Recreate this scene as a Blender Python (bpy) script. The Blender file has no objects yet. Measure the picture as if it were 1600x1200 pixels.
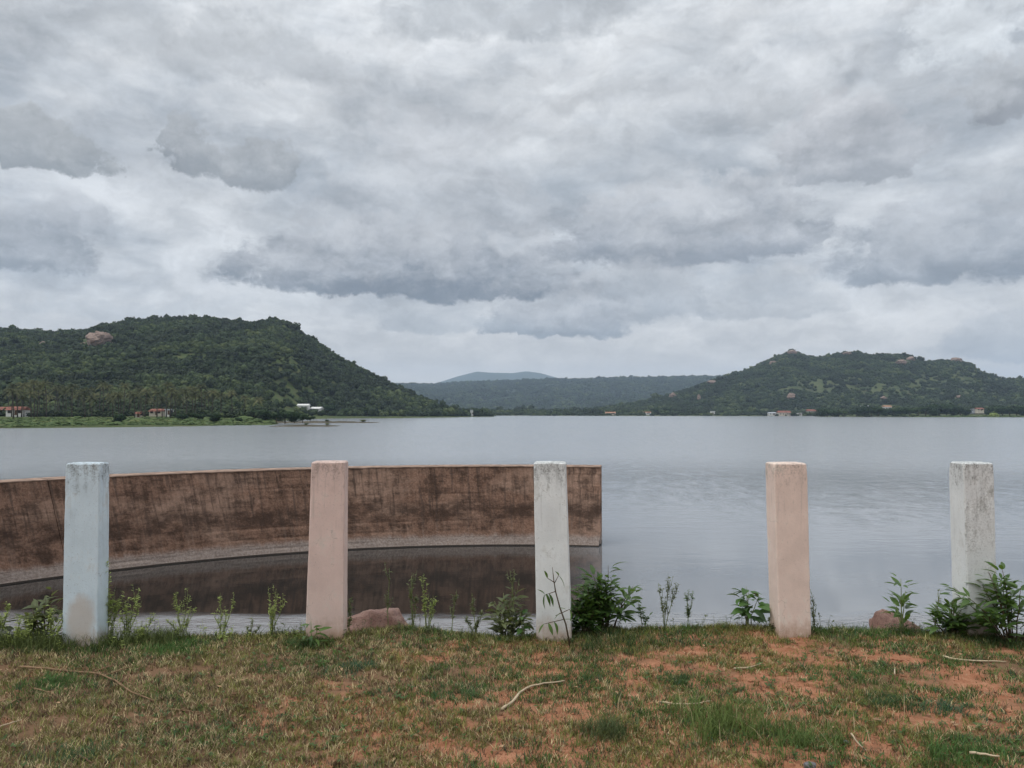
import bpy, bmesh, math, random
import numpy as np
from mathutils import Vector, Matrix, Euler, noise as mnoise

random.seed(7)
RNG = np.random.default_rng(11)
R = math.radians
scene = bpy.context.scene
COL = scene.collection

# ------------------------------------------------------------------ camera, sky, sun, exposure
F = 1180.0                       # focal length in pixels of the 1600 px wide photograph
HORIZON = 645.0
CAMZ = 4.5                       # metres above the lake (1.5 m above the grass)
PITCH = math.atan((HORIZON - 600) / F)

cam_data = bpy.data.cameras.new("camera")
cam_data.sensor_width = 36.0
cam_data.lens = 36.0 * F / 1600.0
cam_data.clip_start = 0.05
cam_data.clip_end = 60000
cam = bpy.data.objects.new("camera", cam_data)
COL.objects.link(cam)
cam.location = (0, 0, CAMZ)
cam.rotation_euler = (R(90) + PITCH, 0, 0)
scene.camera = cam

scene.view_settings.view_transform = 'Standard'
scene.view_settings.look = 'None'
scene.view_settings.gamma = 1.0
scene.view_settings.exposure = 0.1
scene.view_settings.use_curve_mapping = False
scene.render.engine = 'CYCLES'
scene.cycles.use_denoising = True
try:
    scene.cycles.denoiser = 'OPENIMAGEDENOISE'
    scene.cycles.denoising_input_passes = 'RGB_ALBEDO_NORMAL'
except Exception:
    pass
scene.cycles.max_bounces = 6
scene.cycles.diffuse_bounces = 3
scene.cycles.glossy_bounces = 3
scene.cycles.transmission_bounces = 3
scene.cycles.volume_bounces = 1
scene.cycles.transparent_max_bounces = 6
scene.cycles.caustics_reflective = False
scene.cycles.caustics_refractive = False

SUN_EL, SUN_AZ, SUN_STRENGTH = 56.0, -118.0, 1.5    # azimuth measured from +Y towards +X
sun_data = bpy.data.lights.new("sun", 'SUN')
sun_data.energy = SUN_STRENGTH
sun_data.angle = R(35)
sun_data.color = (1.0, 0.965, 0.91)
sun = bpy.data.objects.new("sun", sun_data)
COL.objects.link(sun)
_sd = Vector((math.sin(R(SUN_AZ)) * math.cos(R(SUN_EL)), math.cos(R(SUN_AZ)) * math.cos(R(SUN_EL)), math.sin(R(SUN_EL))))
sun.rotation_euler = (-_sd).to_track_quat('-Z', 'Y').to_euler()
sun.location = _sd * 200


def ray(px, py):
    a, b = (px - 800) / F, (600 - py) / F
    return Vector((a, math.cos(PITCH) - b * math.sin(PITCH), math.sin(PITCH) + b * math.cos(PITCH)))


def at(px, py, Y):
    d = ray(px, py)
    return Vector((0, 0, CAMZ)) + d * (Y / d.y)


def on_plane(px, py, z):
    d = ray(px, py)
    return Vector((0, 0, CAMZ)) + d * ((z - CAMZ) / d.z)


class NT:
    """small helper that writes node trees as expressions"""
    def __init__(self, tree):
        self.t = tree
        tree.nodes.clear()

    def n(self, kind, **kw):
        nd = self.t.nodes.new(kind)
        for k, v in kw.items():
            setattr(nd, k, v)
        return nd

    def put(self, sock, v):
        if v is None:
            return
        if isinstance(v, bpy.types.NodeSocket):
            self.t.links.new(v, sock)
        else:
            if isinstance(v, (tuple, list)) and len(v) == 3 and sock.type == 'RGBA':
                v = (*v, 1)
            sock.default_value = v

    def m(self, op, a, b=None, c=None, clamp=False):
        nd = self.n('ShaderNodeMath', operation=op, use_clamp=clamp)
        for s, v in zip(nd.inputs, (a, b, c)):
            self.put(s, v)
        return nd.outputs[0]

    def vm(self, op, a, b=None, scale=None):
        nd = self.n('ShaderNodeVectorMath', operation=op)
        self.put(nd.inputs[0], a)
        self.put(nd.inputs[1], b)
        if scale is not None:
            self.put(nd.inputs['Scale'], scale)
        return nd.outputs[0]

    def ss(self, x, a, b, lo=0.0, hi=1.0):
        nd = self.n('ShaderNodeMapRange', interpolation_type='SMOOTHSTEP')
        for s, v in zip(nd.inputs, (x, a, b, lo, hi)):
            self.put(s, v)
        return nd.outputs[0]

    def lin(self, x, a, b, lo=0.0, hi=1.0):
        nd = self.n('ShaderNodeMapRange', interpolation_type='LINEAR')
        for s, v in zip(nd.inputs, (x, a, b, lo, hi)):
            self.put(s, v)
        return nd.outputs[0]

    def noise(self, vec, scale, detail=4.0, rough=0.55, dist=0.0, color=False, dim='3D'):
        nd = self.n('ShaderNodeTexNoise', noise_dimensions=dim)
        self.put(nd.inputs['Vector'], vec)
        self.put(nd.inputs['Scale'], scale)
        self.put(nd.inputs['Detail'], detail)
        self.put(nd.inputs['Roughness'], rough)
        self.put(nd.inputs['Distortion'], dist)
        return nd.outputs['Color'] if color else nd.outputs['Fac']

    def mix(self, f, a, b, mode='MIX'):
        nd = self.n('ShaderNodeMix', data_type='RGBA', blend_type=mode)
        self.put(nd.inputs[0], f)
        self.put(nd.inputs[6], a)
        self.put(nd.inputs[7], b)
        return nd.outputs[2]

    def ramp(self, f, stops):
        nd = self.n('ShaderNodeValToRGB')
        els = nd.color_ramp.elements
        while len(els) < len(stops):
            els.new(0.5)
        for e, (p, c) in zip(els, stops):
            e.position = p
            e.color = (*c, 1)
        self.put(nd.inputs[0], f)
        return nd.outputs[0]

    def sep(self, v):
        nd = self.n('ShaderNodeSeparateXYZ')
        self.put(nd.inputs[0], v)
        return nd.outputs

    def comb(self, x, y, z):
        nd = self.n('ShaderNodeCombineXYZ')
        for s, v in zip(nd.inputs, (x, y, z)):
            self.put(s, v)
        return nd.outputs[0]

    def bump(self, h, strength=0.5, dist=0.01):
        nd = self.n('ShaderNodeBump')
        self.put(nd.inputs['Height'], h)
        self.put(nd.inputs['Strength'], strength)
        self.put(nd.inputs['Distance'], dist)
        return nd.outputs[0]


def build_world():
    w = bpy.data.worlds.new("World")
    scene.world = w
    w.use_nodes = True
    T = NT(w.node_tree)
    out = T.n('ShaderNodeOutputWorld')
    bg = T.n('ShaderNodeBackground')
    bg.inputs['Strength'].default_value = 0.1
    T.t.links.new(bg.outputs[0], out.inputs[0])
    sky = T.n('ShaderNodeTexSky', sky_type='NISHITA', sun_disc=False)
    sky.sun_elevation = R(SUN_EL)
    sky.sun_rotation = R(SUN_AZ)
    sky.air_density = 1.0
    sky.dust_density = 2.0
    tc = T.n('ShaderNodeTexCoord')
    d = tc.outputs['Generated']
    x, y, z = T.sep(d)
    za = T.m('MAXIMUM', z, 0.0)
    az = T.m('ARCTAN2', x, y)
    el = T.m('ARCSINE', z)
    # cloud deck seen in perspective: overhead wide, towards the horizon small and flat
    k = T.m('DIVIDE', 1.0, T.m('ADD', za, 0.16))
    deck = T.comb(T.m('MULTIPLY', x, k), T.m('MULTIPLY', y, k), 0.37)
    wob = T.vm('SUBTRACT', T.noise(deck, 1.7, 3, 0.5, color=True), (0.5, 0.5, 0.5))
    deck2 = T.vm('ADD', deck, T.vm('SCALE', wob, None, 0.55))
    f1 = T.noise(deck2, 0.95, 9, 0.56)
    f2 = T.noise(T.vm('ADD', deck2, (3.1, 7.7, 1.3)), 2.6, 8, 0.58)
    f3 = T.noise(T.vm('MULTIPLY', d, (1.0, 1.0, 2.6)), 7.0, 7, 0.6, 0.4)
    t = T.m('ADD', T.m('MULTIPLY', f1, 0.45), T.m('ADD', T.m('MULTIPLY', f2, 0.25), T.m('MULTIPLY', f3, 0.30)))
    # values are in units of ten: the Background strength is 0.1
    def c10(r, g, b):
        return (r * 9.3, g * 9.07, b * 8.65)
    tone = T.ss(t, 0.39, 0.61)
    sheet = T.mix(tone, c10(0.385, 0.43, 0.49), c10(0.735, 0.77, 0.82))
    # pale band towards the horizon
    hz = T.ss(el, R(10.0), R(1.5))
    sheet = T.mix(T.m('MULTIPLY', hz, 0.75), sheet, c10(1.0, 0.94, 0.87))
    # warped direction for the separate cloud banks
    w1 = T.vm('SUBTRACT', T.noise(T.vm('MULTIPLY', d, (1, 1, 1.5)), 9.0, 4, 0.55, color=True), (0.5, 0.5, 0.5))
    w2 = T.vm('SUBTRACT', T.noise(d, 26.0, 9, 0.66, color=True), (0.5, 0.5, 0.5))
    w1x, w1y, w1z = T.sep(w1)
    w2x, w2y, w2z = T.sep(w2)
    az2 = T.m('ADD', az, T.m('ADD', T.m('MULTIPLY', w1x, 0.16), T.m('MULTIPLY', w2x, 0.10)))
    elw = T.m('ADD', T.m('MULTIPLY', w1y, 0.085), T.m('MULTIPLY', w2y, 0.075))
    el2 = T.m('ADD', el, elw)
    col = sheet
    fib = T.m('SUBTRACT', T.noise(T.vm('ADD', T.vm('MULTIPLY', d, (1, 1, 2.0)), T.vm('SCALE', w2, None, 0.05)), 20.0, 10, 0.66), 0.5)

    vor = T.n('ShaderNodeTexVoronoi', feature='F1', normalize=True)
    T.put(vor.inputs['Vector'], T.vm('ADD', T.vm('MULTIPLY', d, (1, 1, 1.5)), T.vm('SCALE', w2, None, 0.06)))
    vor.inputs['Scale'].default_value = 17.0
    vor.inputs['Detail'].default_value = 2.0
    vor.inputs['Roughness'].default_value = 0.55
    vor.inputs['Lacunarity'].default_value = 2.3
    puff = T.m('SUBTRACT', T.m('MULTIPLY', vor.outputs['Distance'], 2.2), 0.62)

    def bank(px0, px1, ytop, ybase, ymid, alpha, dark, light, soft=0.75):
        if dark != light:
            dark = tuple(v * 0.80 for v in dark)
        """one cloud bank: flat dark base, pale uneven top"""
        nonlocal col
        a0 = math.atan((px0 - 800) / F)
        a1 = math.atan((px1 - 800) / F)
        def e(py):
            v = ray((px0 + px1) / 2, py)
            return math.asin(v.z / v.length)
        ac, aw = (a0 + a1) / 2, (a1 - a0) / 2
        em, et, eb = e(ymid), e(ytop), e(ybase)
        p = T.m('DIVIDE', T.m('SUBTRACT', az2, ac), aw)
        dq = T.m('SUBTRACT', el2, em)
        up = T.m('DIVIDE', T.m('MAXIMUM', dq, 0.0), et - em)
        dn = T.m('DIVIDE', T.m('MAXIMUM', T.m('MULTIPLY', T.m('SUBTRACT', T.m('ADD', el, T.m('MULTIPLY', elw, 0.45)), em), -1.0), 0.0), em - eb)
        r2 = T.m('ADD', T.m('POWER', T.m('ABSOLUTE', p), 2.4), T.m('ADD', T.m('MULTIPLY', up, up), T.m('POWER', dn, 2.5)))
        r2 = T.m('ADD', r2, T.m('ADD', T.m('MULTIPLY', fib, 1.5), T.m('MULTIPLY', puff, 0.75)))
        dens = T.ss(r2, 1.15, 1.15 - soft * 0.85)
        sh = T.m('ADD', T.m('SUBTRACT', up, T.m('MULTIPLY', dn, 0.8)), T.m('SUBTRACT', T.m('MULTIPLY', fib, 1.5), T.m('MULTIPLY', puff, 0.85)))
        sh = T.ss(sh, -0.7, 0.95)
        bc = T.mix(sh, c10(*dark), c10(*light))
        col = T.mix(T.m('MULTIPLY', dens, alpha), col, bc)

    def glow(px0, px1, y0, y1, alpha, c):
        """a thin bright place in the sheet"""
        bank(px0, px1, y0, y1, (y0 + y1) / 2, alpha, c, c, 1.1)

    glow(1420, 1680, -40, 110, 0.75, (0.83, 0.89, 0.96))
    glow(1000, 1290, 80, 185, 0.55, (0.76, 0.80, 0.86))
    glow(340, 600, 70, 150, 0.5, (0.74, 0.77, 0.82))
    glow(-60, 300, 150, 330, 0.35, (0.70, 0.74, 0.80))
    glow(560, 800, 170, 260, 0.45, (0.73, 0.76, 0.82))
    glow(0, 420, 455, 500, 0.45, (0.58, 0.62, 0.67))
    # lit upper edges and shaded undersides all over the deck
    rv = T.vm('ADD', T.vm('MULTIPLY', d, (1.0, 1.0, 1.9)), T.vm('SCALE', w2, None, 0.045))
    rv = T.vm('ADD', rv, T.vm('SCALE', w1, None, 0.16))
    g1 = T.noise(rv, 6.0, 9, 0.58)
    g2 = T.noise(T.vm('ADD', rv, (0.0, 0.0, 0.045)), 6.0, 9, 0.58)
    relief = T.m('MULTIPLY', T.m('SUBTRACT', g1, g2), T.ss(el, R(0.5), R(6.0)))
    bank(500, 1100, -60, 70, 20, 0.6, (0.40, 0.44, 0.49), (0.47, 0.51, 0.56), 1.1)
    bank(-100, 700, 20, 120, 60, 0.5, (0.44, 0.48, 0.53), (0.52, 0.56, 0.61), 1.1)
    bank(1480, 1720, 80, 190, 165, 0.8, (0.36, 0.38, 0.42), (0.55, 0.58, 0.62), 0.7)
    bank(1200, 1440, 150, 290, 255, 0.75, (0.42, 0.45, 0.50), (0.66, 0.68, 0.73), 0.55)
    bank(430, 900, 200, 420, 370, 0.62, (0.36, 0.395, 0.45), (0.64, 0.67, 0.72), 0.9)
    bank(-120, 160, 270, 425, 395, 0.85, (0.275, 0.31, 0.36), (0.55, 0.58, 0.63), 0.9)
    bank(-90, 182, 172, 262, 238, 0.9, (0.33, 0.36, 0.39), (0.46, 0.485, 0.51), 0.65)
    bank(240, 360, 184, 275, 232, 0.9, (0.33, 0.36, 0.395), (0.45, 0.475, 0.505), 0.65)
    bank(325, 446, 206, 292, 252, 0.9, (0.33, 0.36, 0.395), (0.45, 0.475, 0.505), 0.65)
    bank(330, 960, 345, 470, 440, 0.88, (0.185, 0.215, 0.265), (0.57, 0.595, 0.64), 0.7)
    bank(860, 1310, 262, 420, 375, 0.85, (0.30, 0.335, 0.395), (0.60, 0.625, 0.67), 0.65)
    bank(1260, 1720, 290, 440, 405, 0.82, (0.265, 0.305, 0.365), (0.56, 0.59, 0.64), 0.8)
    bank(860, 1130, 400, 500, 470, 0.6, (0.37, 0.41, 0.46), (0.60, 0.62, 0.655), 0.8)
    bank(1080, 1320, 420, 500, 475, 0.45, (0.45, 0.485, 0.53), (0.64, 0.655, 0.68), 0.8)
    bank(755, 1000, 455, 532, 512, 0.85, (0.30, 0.345, 0.40), (0.58, 0.60, 0.64), 0.6)
    bank(580, 770, 470, 525, 505, 0.5, (0.42, 0.46, 0.51), (0.58, 0.61, 0.65), 0.8)
    bank(1440, 1750, 470, 560, 535, 0.55, (0.42, 0.46, 0.52), (0.55, 0.58, 0.62), 1.0)
    # brighter overhead, as a real overcast sky is
    rel = T.m('ADD', 1.0, T.m('MAXIMUM', T.m('MINIMUM', T.m('MULTIPLY', relief, 1.35), 0.18), -0.20))
    col = T.mix(1.0, col, T.comb(rel, rel, rel), 'MULTIPLY')
    gain = T.lin(z, 0.42, 1.0, 1.0, 2.9)
    col = T.mix(1.0, col, T.comb(gain, gain, gain), 'MULTIPLY')
    thin = T.ss(f2, 0.60, 0.75, 0.96, 0.88)
    T.put(bg.inputs['Color'], T.mix(thin, sky.outputs[0], col))


build_world()

# ------------------------------------------------------------------ helpers
def link(o, parent=None):
    COL.objects.link(o)
    if parent is not None:
        o.parent = parent
    return o


def tag(o, label=None, cat=None, group=None, kind=None):
    if label: o['label'] = label
    if cat: o['category'] = cat
    if group: o['group'] = group
    if kind: o['kind'] = kind
    return o


def empty(name, loc, rz=0.0):
    o = bpy.data.objects.new(name, None)
    o.empty_display_size = 0.2
    o.location = loc
    o.rotation_euler = (0, 0, rz)
    return link(o)


class MB:
    def __init__(self):
        self.v, self.f = [], []

    def add(self, verts, faces):
        o = len(self.v)
        self.v += [tuple(p) for p in verts]
        self.f += [tuple(i + o for i in fc) for fc in faces]

    def box(self, x0, x1, y0, y1, z0, z1):
        self.add([(x0, y0, z0), (x1, y0, z0), (x1, y1, z0), (x0, y1, z0), (x0, y0, z1), (x1, y0, z1), (x1, y1, z1), (x0, y1, z1)],
                 [(0, 3, 2, 1), (4, 5, 6, 7), (0, 1, 5, 4), (1, 2, 6, 5), (2, 3, 7, 6), (3, 0, 4, 7)])

    def tube(self, pts, radii, n=6):
        pts = [Vector(p) for p in pts]
        vs, fs = [], []
        for i, p in enumerate(pts):
            t = (pts[min(i + 1, len(pts) - 1)] - pts[max(i - 1, 0)]).normalized()
            a = t.cross(Vector((0.31, 0.93, 0.17))).normalized()
            b = t.cross(a)
            for k in range(n):
                an = 2 * math.pi * k / n
                vs.append(p + (a * math.cos(an) + b * math.sin(an)) * radii[i])
        for i in range(len(pts) - 1):
            for k in range(n):
                k2 = (k + 1) % n
                fs.append((i * n + k, i * n + k2, (i + 1) * n + k2, (i + 1) * n + k))
        fs.append(tuple(range(n))[::-1])
        fs.append(tuple((len(pts) - 1) * n + k for k in range(n)))
        self.add(vs, fs)

    def mesh(self, name, mat, smooth=False):
        me = bpy.data.meshes.new(name)
        me.from_pydata(self.v, [], self.f)
        if mat: me.materials.append(mat)
        if smooth:
            me.polygons.foreach_set('use_smooth', [True] * len(me.polygons))
        me.update()
        return me

    def build(self, name, mat, parent=None, smooth=False):
        return link(bpy.data.objects.new(name, self.mesh(name, mat, smooth)), parent)


def np_mesh(name, V, Fc, mat, smooth=False):
    """V (n,3) array, Fc (m,k) array of one face size"""
    me = bpy.data.meshes.new(name)
    n, mfc, k = len(V), len(Fc), Fc.shape[1]
    me.vertices.add(n)
    me.vertices.foreach_set('co', np.ascontiguousarray(V, dtype=np.float32).ravel())
    me.loops.add(mfc * k)
    me.loops.foreach_set('vertex_index', np.ascontiguousarray(Fc, dtype=np.int32).ravel())
    me.polygons.add(mfc)
    me.polygons.foreach_set('loop_start', np.arange(0, mfc * k, k, dtype=np.int32))
    me.polygons.foreach_set('loop_total', np.full(mfc, k, dtype=np.int32))
    if smooth:
        me.polygons.foreach_set('use_smooth', np.ones(mfc, dtype=bool))
    if mat: me.materials.append(mat)
    me.update(calc_edges=True)
    me.validate()
    return me


def grid_faces(nr, nc):
    i = np.arange(nr - 1)[:, None] * nc + np.arange(nc - 1)[None, :]
    return np.stack([i, i + 1, i + nc + 1, i + nc], -1).reshape(-1, 4)


_PERM = np.random.default_rng(5).random((256, 256))


def vnoise(x, y):
    xi, yi = np.floor(x).astype(int), np.floor(y).astype(int)
    fx, fy = x - xi, y - yi
    fx, fy = fx * fx * (3 - 2 * fx), fy * fy * (3 - 2 * fy)
    g = lambda a, b: _PERM[a & 255, b & 255]
    return (g(xi, yi) * (1 - fx) + g(xi + 1, yi) * fx) * (1 - fy) + (g(xi, yi + 1) * (1 - fx) + g(xi + 1, yi + 1) * fx) * fy


def fbm(x, y, octs=4, gain=0.5):
    s, a, t = 0, 1.0, 0
    for o in range(octs):
        s = s + a * vnoise(x * 2 ** o + 17.3 * o, y * 2 ** o + 5.1 * o)
        t += a
        a *= gain
    return s / t


def new_mat(name):
    m = bpy.data.materials.new(name)
    m.use_nodes = True
    T = NT(m.node_tree)
    out = T.n('ShaderNodeOutputMaterial')
    b = T.n('ShaderNodeBsdfPrincipled')
    T.t.links.new(b.outputs[0], out.inputs[0])
    return m, T, b


def simple(name, col, rough=0.8, var=0.25, scale=6.0, spec=0.3, bump=0.0):
    m, T, b = new_mat(name)
    tc = T.n('ShaderNodeTexCoord')
    n = T.noise(tc.outputs['Object'], scale, 5, 0.6)
    lo = tuple(c * (1 - var) for c in col)
    hi = tuple(min(1, c * (1 + var)) for c in col)
    T.put(b.inputs['Base Color'], T.mix(T.ss(n, 0.3, 0.7), lo, hi))
    b.inputs['Roughness'].default_value = rough
    b.inputs['Specular IOR Level'].default_value = spec
    if bump:
        T.put(b.inputs['Normal'], T.bump(n, bump, 0.01))
    return m


def leaf_mat(name, c0, c1, rough=0.5, trans=0.35):
    """leaves: a little different each, letting some light through"""
    m = bpy.data.materials.new(name)
    m.use_nodes = True
    T = NT(m.node_tree)
    out = T.n('ShaderNodeOutputMaterial')
    b = T.n('ShaderNodeBsdfPrincipled')
    tr = T.n('ShaderNodeBsdfTranslucent')
    mx = T.n('ShaderNodeMixShader')
    mx.inputs[0].default_value = trans
    oi = T.n('ShaderNodeObjectInfo')
    geo = T.n('ShaderNodeNewGeometry')
    n = T.noise(geo.outputs['Position'], 9.0, 3, 0.6)
    f = T.m('ADD', T.m('MULTIPLY', oi.outputs['Random'], 0.55), T.m('MULTIPLY', T.ss(n, 0.3, 0.7), 0.45))
    c = T.mix(f, c0, c1)
    T.put(b.inputs['Base Color'], c)
    T.put(tr.inputs['Color'], T.mix(0.6, c, (c1[0] * 1.3, c1[1] * 1.3, c1[2] * 0.6)))
    b.inputs['Roughness'].default_value = rough
    b.inputs['Specular IOR Level'].default_value = 0.35
    T.t.links.new(b.outputs[0], mx.inputs[1])
    T.t.links.new(tr.outputs[0], mx.inputs[2])
    T.t.links.new(mx.outputs[0], out.inputs[0])
    return m


# ------------------------------------------------------------------ materials
def mat_soil():
    m, T, b = new_mat("red_soil")
    geo = T.n('ShaderNodeNewGeometry')
    p = geo.outputs['Position']
    n1 = T.noise(p, 2.2, 5, 0.6)
    n2 = T.noise(p, 14.0, 6, 0.65)
    n3 = T.noise(p, 90.0, 4, 0.7)
    c = T.mix(T.ss(n2, 0.3, 0.7), (0.28, 0.120, 0.064), (0.41, 0.205, 0.120))
    c = T.mix(T.ss(n3, 0.45, 0.75), c, (0.22, 0.085, 0.045))
    # dead thatch and humus where the sward is old
    x, y, z = T.sep(p)
    left = T.ss(x, 0.3, -1.6)
    th = T.ss(T.m('ADD', n1, T.m('MULTIPLY', left, 0.22)), 0.50, 0.68)
    c = T.mix(T.m('MULTIPLY', th, 0.8), c, T.mix(n3, (0.085, 0.055, 0.035), (0.19, 0.13, 0.075)))
    T.put(b.inputs['Base Color'], c)
    b.inputs['Roughness'].default_value = 0.95
    b.inputs['Specular IOR Level'].default_value = 0.1
    h = T.m('ADD', T.m('MULTIPLY', n2, 0.6), T.m('MULTIPLY', n3, 0.4))
    T.put(b.inputs['Normal'], T.bump(h, 0.9, 0.02))
    return m


def mat_bank():
    m, T, b = new_mat("bank_earth")
    geo = T.n('ShaderNodeNewGeometry')
    n = T.noise(geo.outputs['Position'], 3.0, 6, 0.65)
    T.put(b.inputs['Base Color'], T.mix(T.ss(n, 0.3, 0.7), (0.13, 0.075, 0.045), (0.28, 0.17, 0.11)))
    b.inputs['Roughness'].default_value = 0.95
    T.put(b.inputs['Normal'], T.bump(n, 0.8, 0.1))
    return m


def mat_water():
    m, T, b = new_mat("lake_water")
    geo = T.n('ShaderNodeNewGeometry')
    p = geo.outputs['Position']
    x, y, z = T.sep(p)
    dist = T.m('SQRT', T.m('ADD', T.m('MULTIPLY', x, x), T.m('MULTIPLY', y, y)))
    w1 = T.noise(T.vm('MULTIPLY', p, (0.8, 1.5, 1)), 1.9, 4, 0.55, 0.3)
    w2 = T.noise(T.vm('MULTIPLY', p, (0.7, 1.6, 1)), 0.55, 3, 0.5, 0.2)
    w3 = T.noise(T.vm('MULTIPLY', p, (0.7, 1.5, 1)), 6.5, 3, 0.5)
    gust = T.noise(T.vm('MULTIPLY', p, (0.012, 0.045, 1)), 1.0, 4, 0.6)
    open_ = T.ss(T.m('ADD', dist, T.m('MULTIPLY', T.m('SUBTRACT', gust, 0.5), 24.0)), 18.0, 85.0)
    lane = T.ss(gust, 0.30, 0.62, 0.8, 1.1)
    # close under the bank small wavelets run in
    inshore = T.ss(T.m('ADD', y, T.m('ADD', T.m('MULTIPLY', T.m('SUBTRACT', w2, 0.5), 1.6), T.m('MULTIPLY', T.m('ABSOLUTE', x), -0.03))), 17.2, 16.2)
    grp = T.noise(T.vm('MULTIPLY', p, (1.0, 0.42, 1)), 1.0, 5, 0.74)
    lane = T.m('MULTIPLY', lane, T.ss(grp, 0.36, 0.64, 0.5, 1.5))
    amp = T.m('ADD', T.m('MULTIPLY', T.m('MULTIPLY', open_, lane), 0.6), T.m('ADD', 0.022, inshore))
    h = T.m('ADD', T.m('MULTIPLY', w1, 0.55), T.m('ADD', T.m('MULTIPLY', w2, 0.9), T.m('MULTIPLY', w3, 0.22)))
    T.put(b.inputs['Normal'], T.bump(h, amp, 0.12))
    silt_sky = T.m('MAXIMUM', T.m('MULTIPLY', open_, 1.0), T.m('MULTIPLY', 0.55, T.ss(T.m('ADD', x, T.m('MULTIPLY', T.m('SUBTRACT', gust, 0.5), 5.0)), 0.6, 4.6)))  # silt tone plus sky reflection put into the colour, dark where the wall mirrors
    col0 = T.mix(silt_sky, (0.014, 0.014, 0.013), (0.33, 0.345, 0.365))
    mud_sky = T.mix(inshore, col0, (0.22, 0.22, 0.225))  # mud tone, lightened by painting in the sky the wavelets reflect
    T.put(b.inputs['Base Color'], mud_sky)
    T.put(b.inputs['Roughness'], T.m('ADD', 0.03, T.m('ADD', T.m('MULTIPLY', open_, 0.12), T.m('MULTIPLY', inshore, 0.12))))
    T.put(b.inputs['IOR'], T.m('ADD', 1.42, T.m('MULTIPLY', silt_sky, 0.55)))
    b.inputs['Specular IOR Level'].default_value = 0.5
    return m


def mat_wall():
    m, T, b = new_mat("stained_masonry")
    uvn = T.n('ShaderNodeUVMap', uv_map='run')
    s, h, _ = T.sep(uvn.outputs[0])
    geo = T.n('ShaderNodeNewGeometry')
    p = geo.outputs['Position']
    st = T.noise(T.comb(T.m('MULTIPLY', s, 3.6), T.m('MULTIPLY', h, 0.6), 0.0), 1.0, 10, 0.74)        # vertical runs
    st2 = T.noise(T.comb(T.m('MULTIPLY', s, 9.0), T.m('MULTIPLY', h, 0.5), 4.0), 1.0, 5, 0.6)
    bl = T.noise(T.comb(T.m('MULTIPLY', s, 1.3), T.m('MULTIPLY', h, 2.3), 2.0), 1.0, 10, 0.74)         # blotches along the courses
    fine = T.noise(p, 16.0, 5, 0.7)
    hw = T.m('ADD', h, T.m('MULTIPLY', T.m('SUBTRACT', T.noise(T.comb(s, h, 0), 1.4, 4, 0.6), 0.5), 0.55))
    c = T.mix(T.ss(fine, 0.25, 0.75), (0.145, 0.082, 0.056), (0.32, 0.195, 0.138))
    c = T.mix(T.m('MULTIPLY', T.ss(st2, 0.5, 0.72), 0.35), c, (0.42, 0.31, 0.245))
    big = T.noise(T.comb(T.m('MULTIPLY', s, 0.32), T.m('MULTIPLY', h, 0.7), 9.0), 1.0, 5, 0.6)
    c = T.mix(T.m('MULTIPLY', T.ss(big, 0.46, 0.62), 0.6), c, (0.38, 0.255, 0.19))
    black = T.ss(T.m('ADD', T.m('MULTIPLY', bl, 0.62), T.m('MULTIPLY', st, 0.42)), 0.46, 0.62)
    band = T.m('MULTIPLY', T.ss(hw, 0.75, 1.0), T.ss(hw, 1.65, 1.3))
    drip = T.m('MULTIPLY', T.ss(hw, 1.9, 2.65), T.ss(st, 0.42, 0.62))
    dark = T.m('MAXIMUM', T.m('MULTIPLY', black, 0.80), T.m('MULTIPLY', T.m('MAXIMUM', T.m('MULTIPLY', band, T.ss(bl, 0.33, 0.58)), T.m('MULTIPLY', drip, 0.55)), 0.82))
    dark = T.m('MULTIPLY', dark, T.ss(hw, 0.25, 0.55))
    c = T.mix(dark, c, T.mix(fine, (0.022, 0.014, 0.011), (0.055, 0.035, 0.026)))
    streak = T.m('MULTIPLY', T.ss(st2, 0.50, 0.64), T.ss(h, 0.4, 1.2))
    c = T.mix(T.m('MULTIPLY', streak, 0.62), c, (0.05, 0.032, 0.025))
    leftp = T.ss(s, 24.6, 24.2)
    c = T.mix(T.m('MULTIPLY', T.m('MULTIPLY', leftp, T.ss(hw, 0.85, 0.95)), T.m('MULTIPLY', T.ss(hw, 1.75, 1.6), 0.6)), c, (0.045, 0.03, 0.024))
    # pale lime crust just above the water and a wet line below it
    lime = T.m('MULTIPLY', T.ss(T.m('ADD', h, T.m('MULTIPLY', T.m('SUBTRACT', st, 0.5), 0.35)), 0.45, 0.24), 1.0)
    c = T.mix(T.m('MULTIPLY', lime, 0.85), c, T.mix(T.ss(fine, 0.3, 0.7), (0.25, 0.20, 0.172), (0.43, 0.37, 0.33)))
    runs = T.m('MULTIPLY', T.ss(st2, 0.66, 0.76), T.ss(h, 0.75, 0.35))
    c = T.mix(T.m('MULTIPLY', runs, 0.6), c, (0.38, 0.34, 0.31))
    c = T.mix(T.ss(h, 0.06, 0.03), c, (0.03, 0.024, 0.02))
    lifts = T.m('ABSOLUTE', T.m('SUBTRACT', T.m('FRACT', T.m('ADD', T.m('MULTIPLY', hw, 0.0), T.m('MULTIPLY', h, 1.63))), 0.5))
    c = T.mix(T.m('MULTIPLY', T.m('MULTIPLY', T.ss(lifts, 0.018, 0.006), T.ss(bl, 0.42, 0.6)), 0.6), c, (0.04, 0.026, 0.02))
    T.put(b.inputs['Base Color'], c)
    b.inputs['Roughness'].default_value = 0.92
    b.inputs['Specular IOR Level'].default_value = 0.2
    T.put(b.inputs['Normal'], T.bump(T.m('ADD', fine, T.m('MULTIPLY', bl, 0.6)), 0.7, 0.03))
    return m


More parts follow.
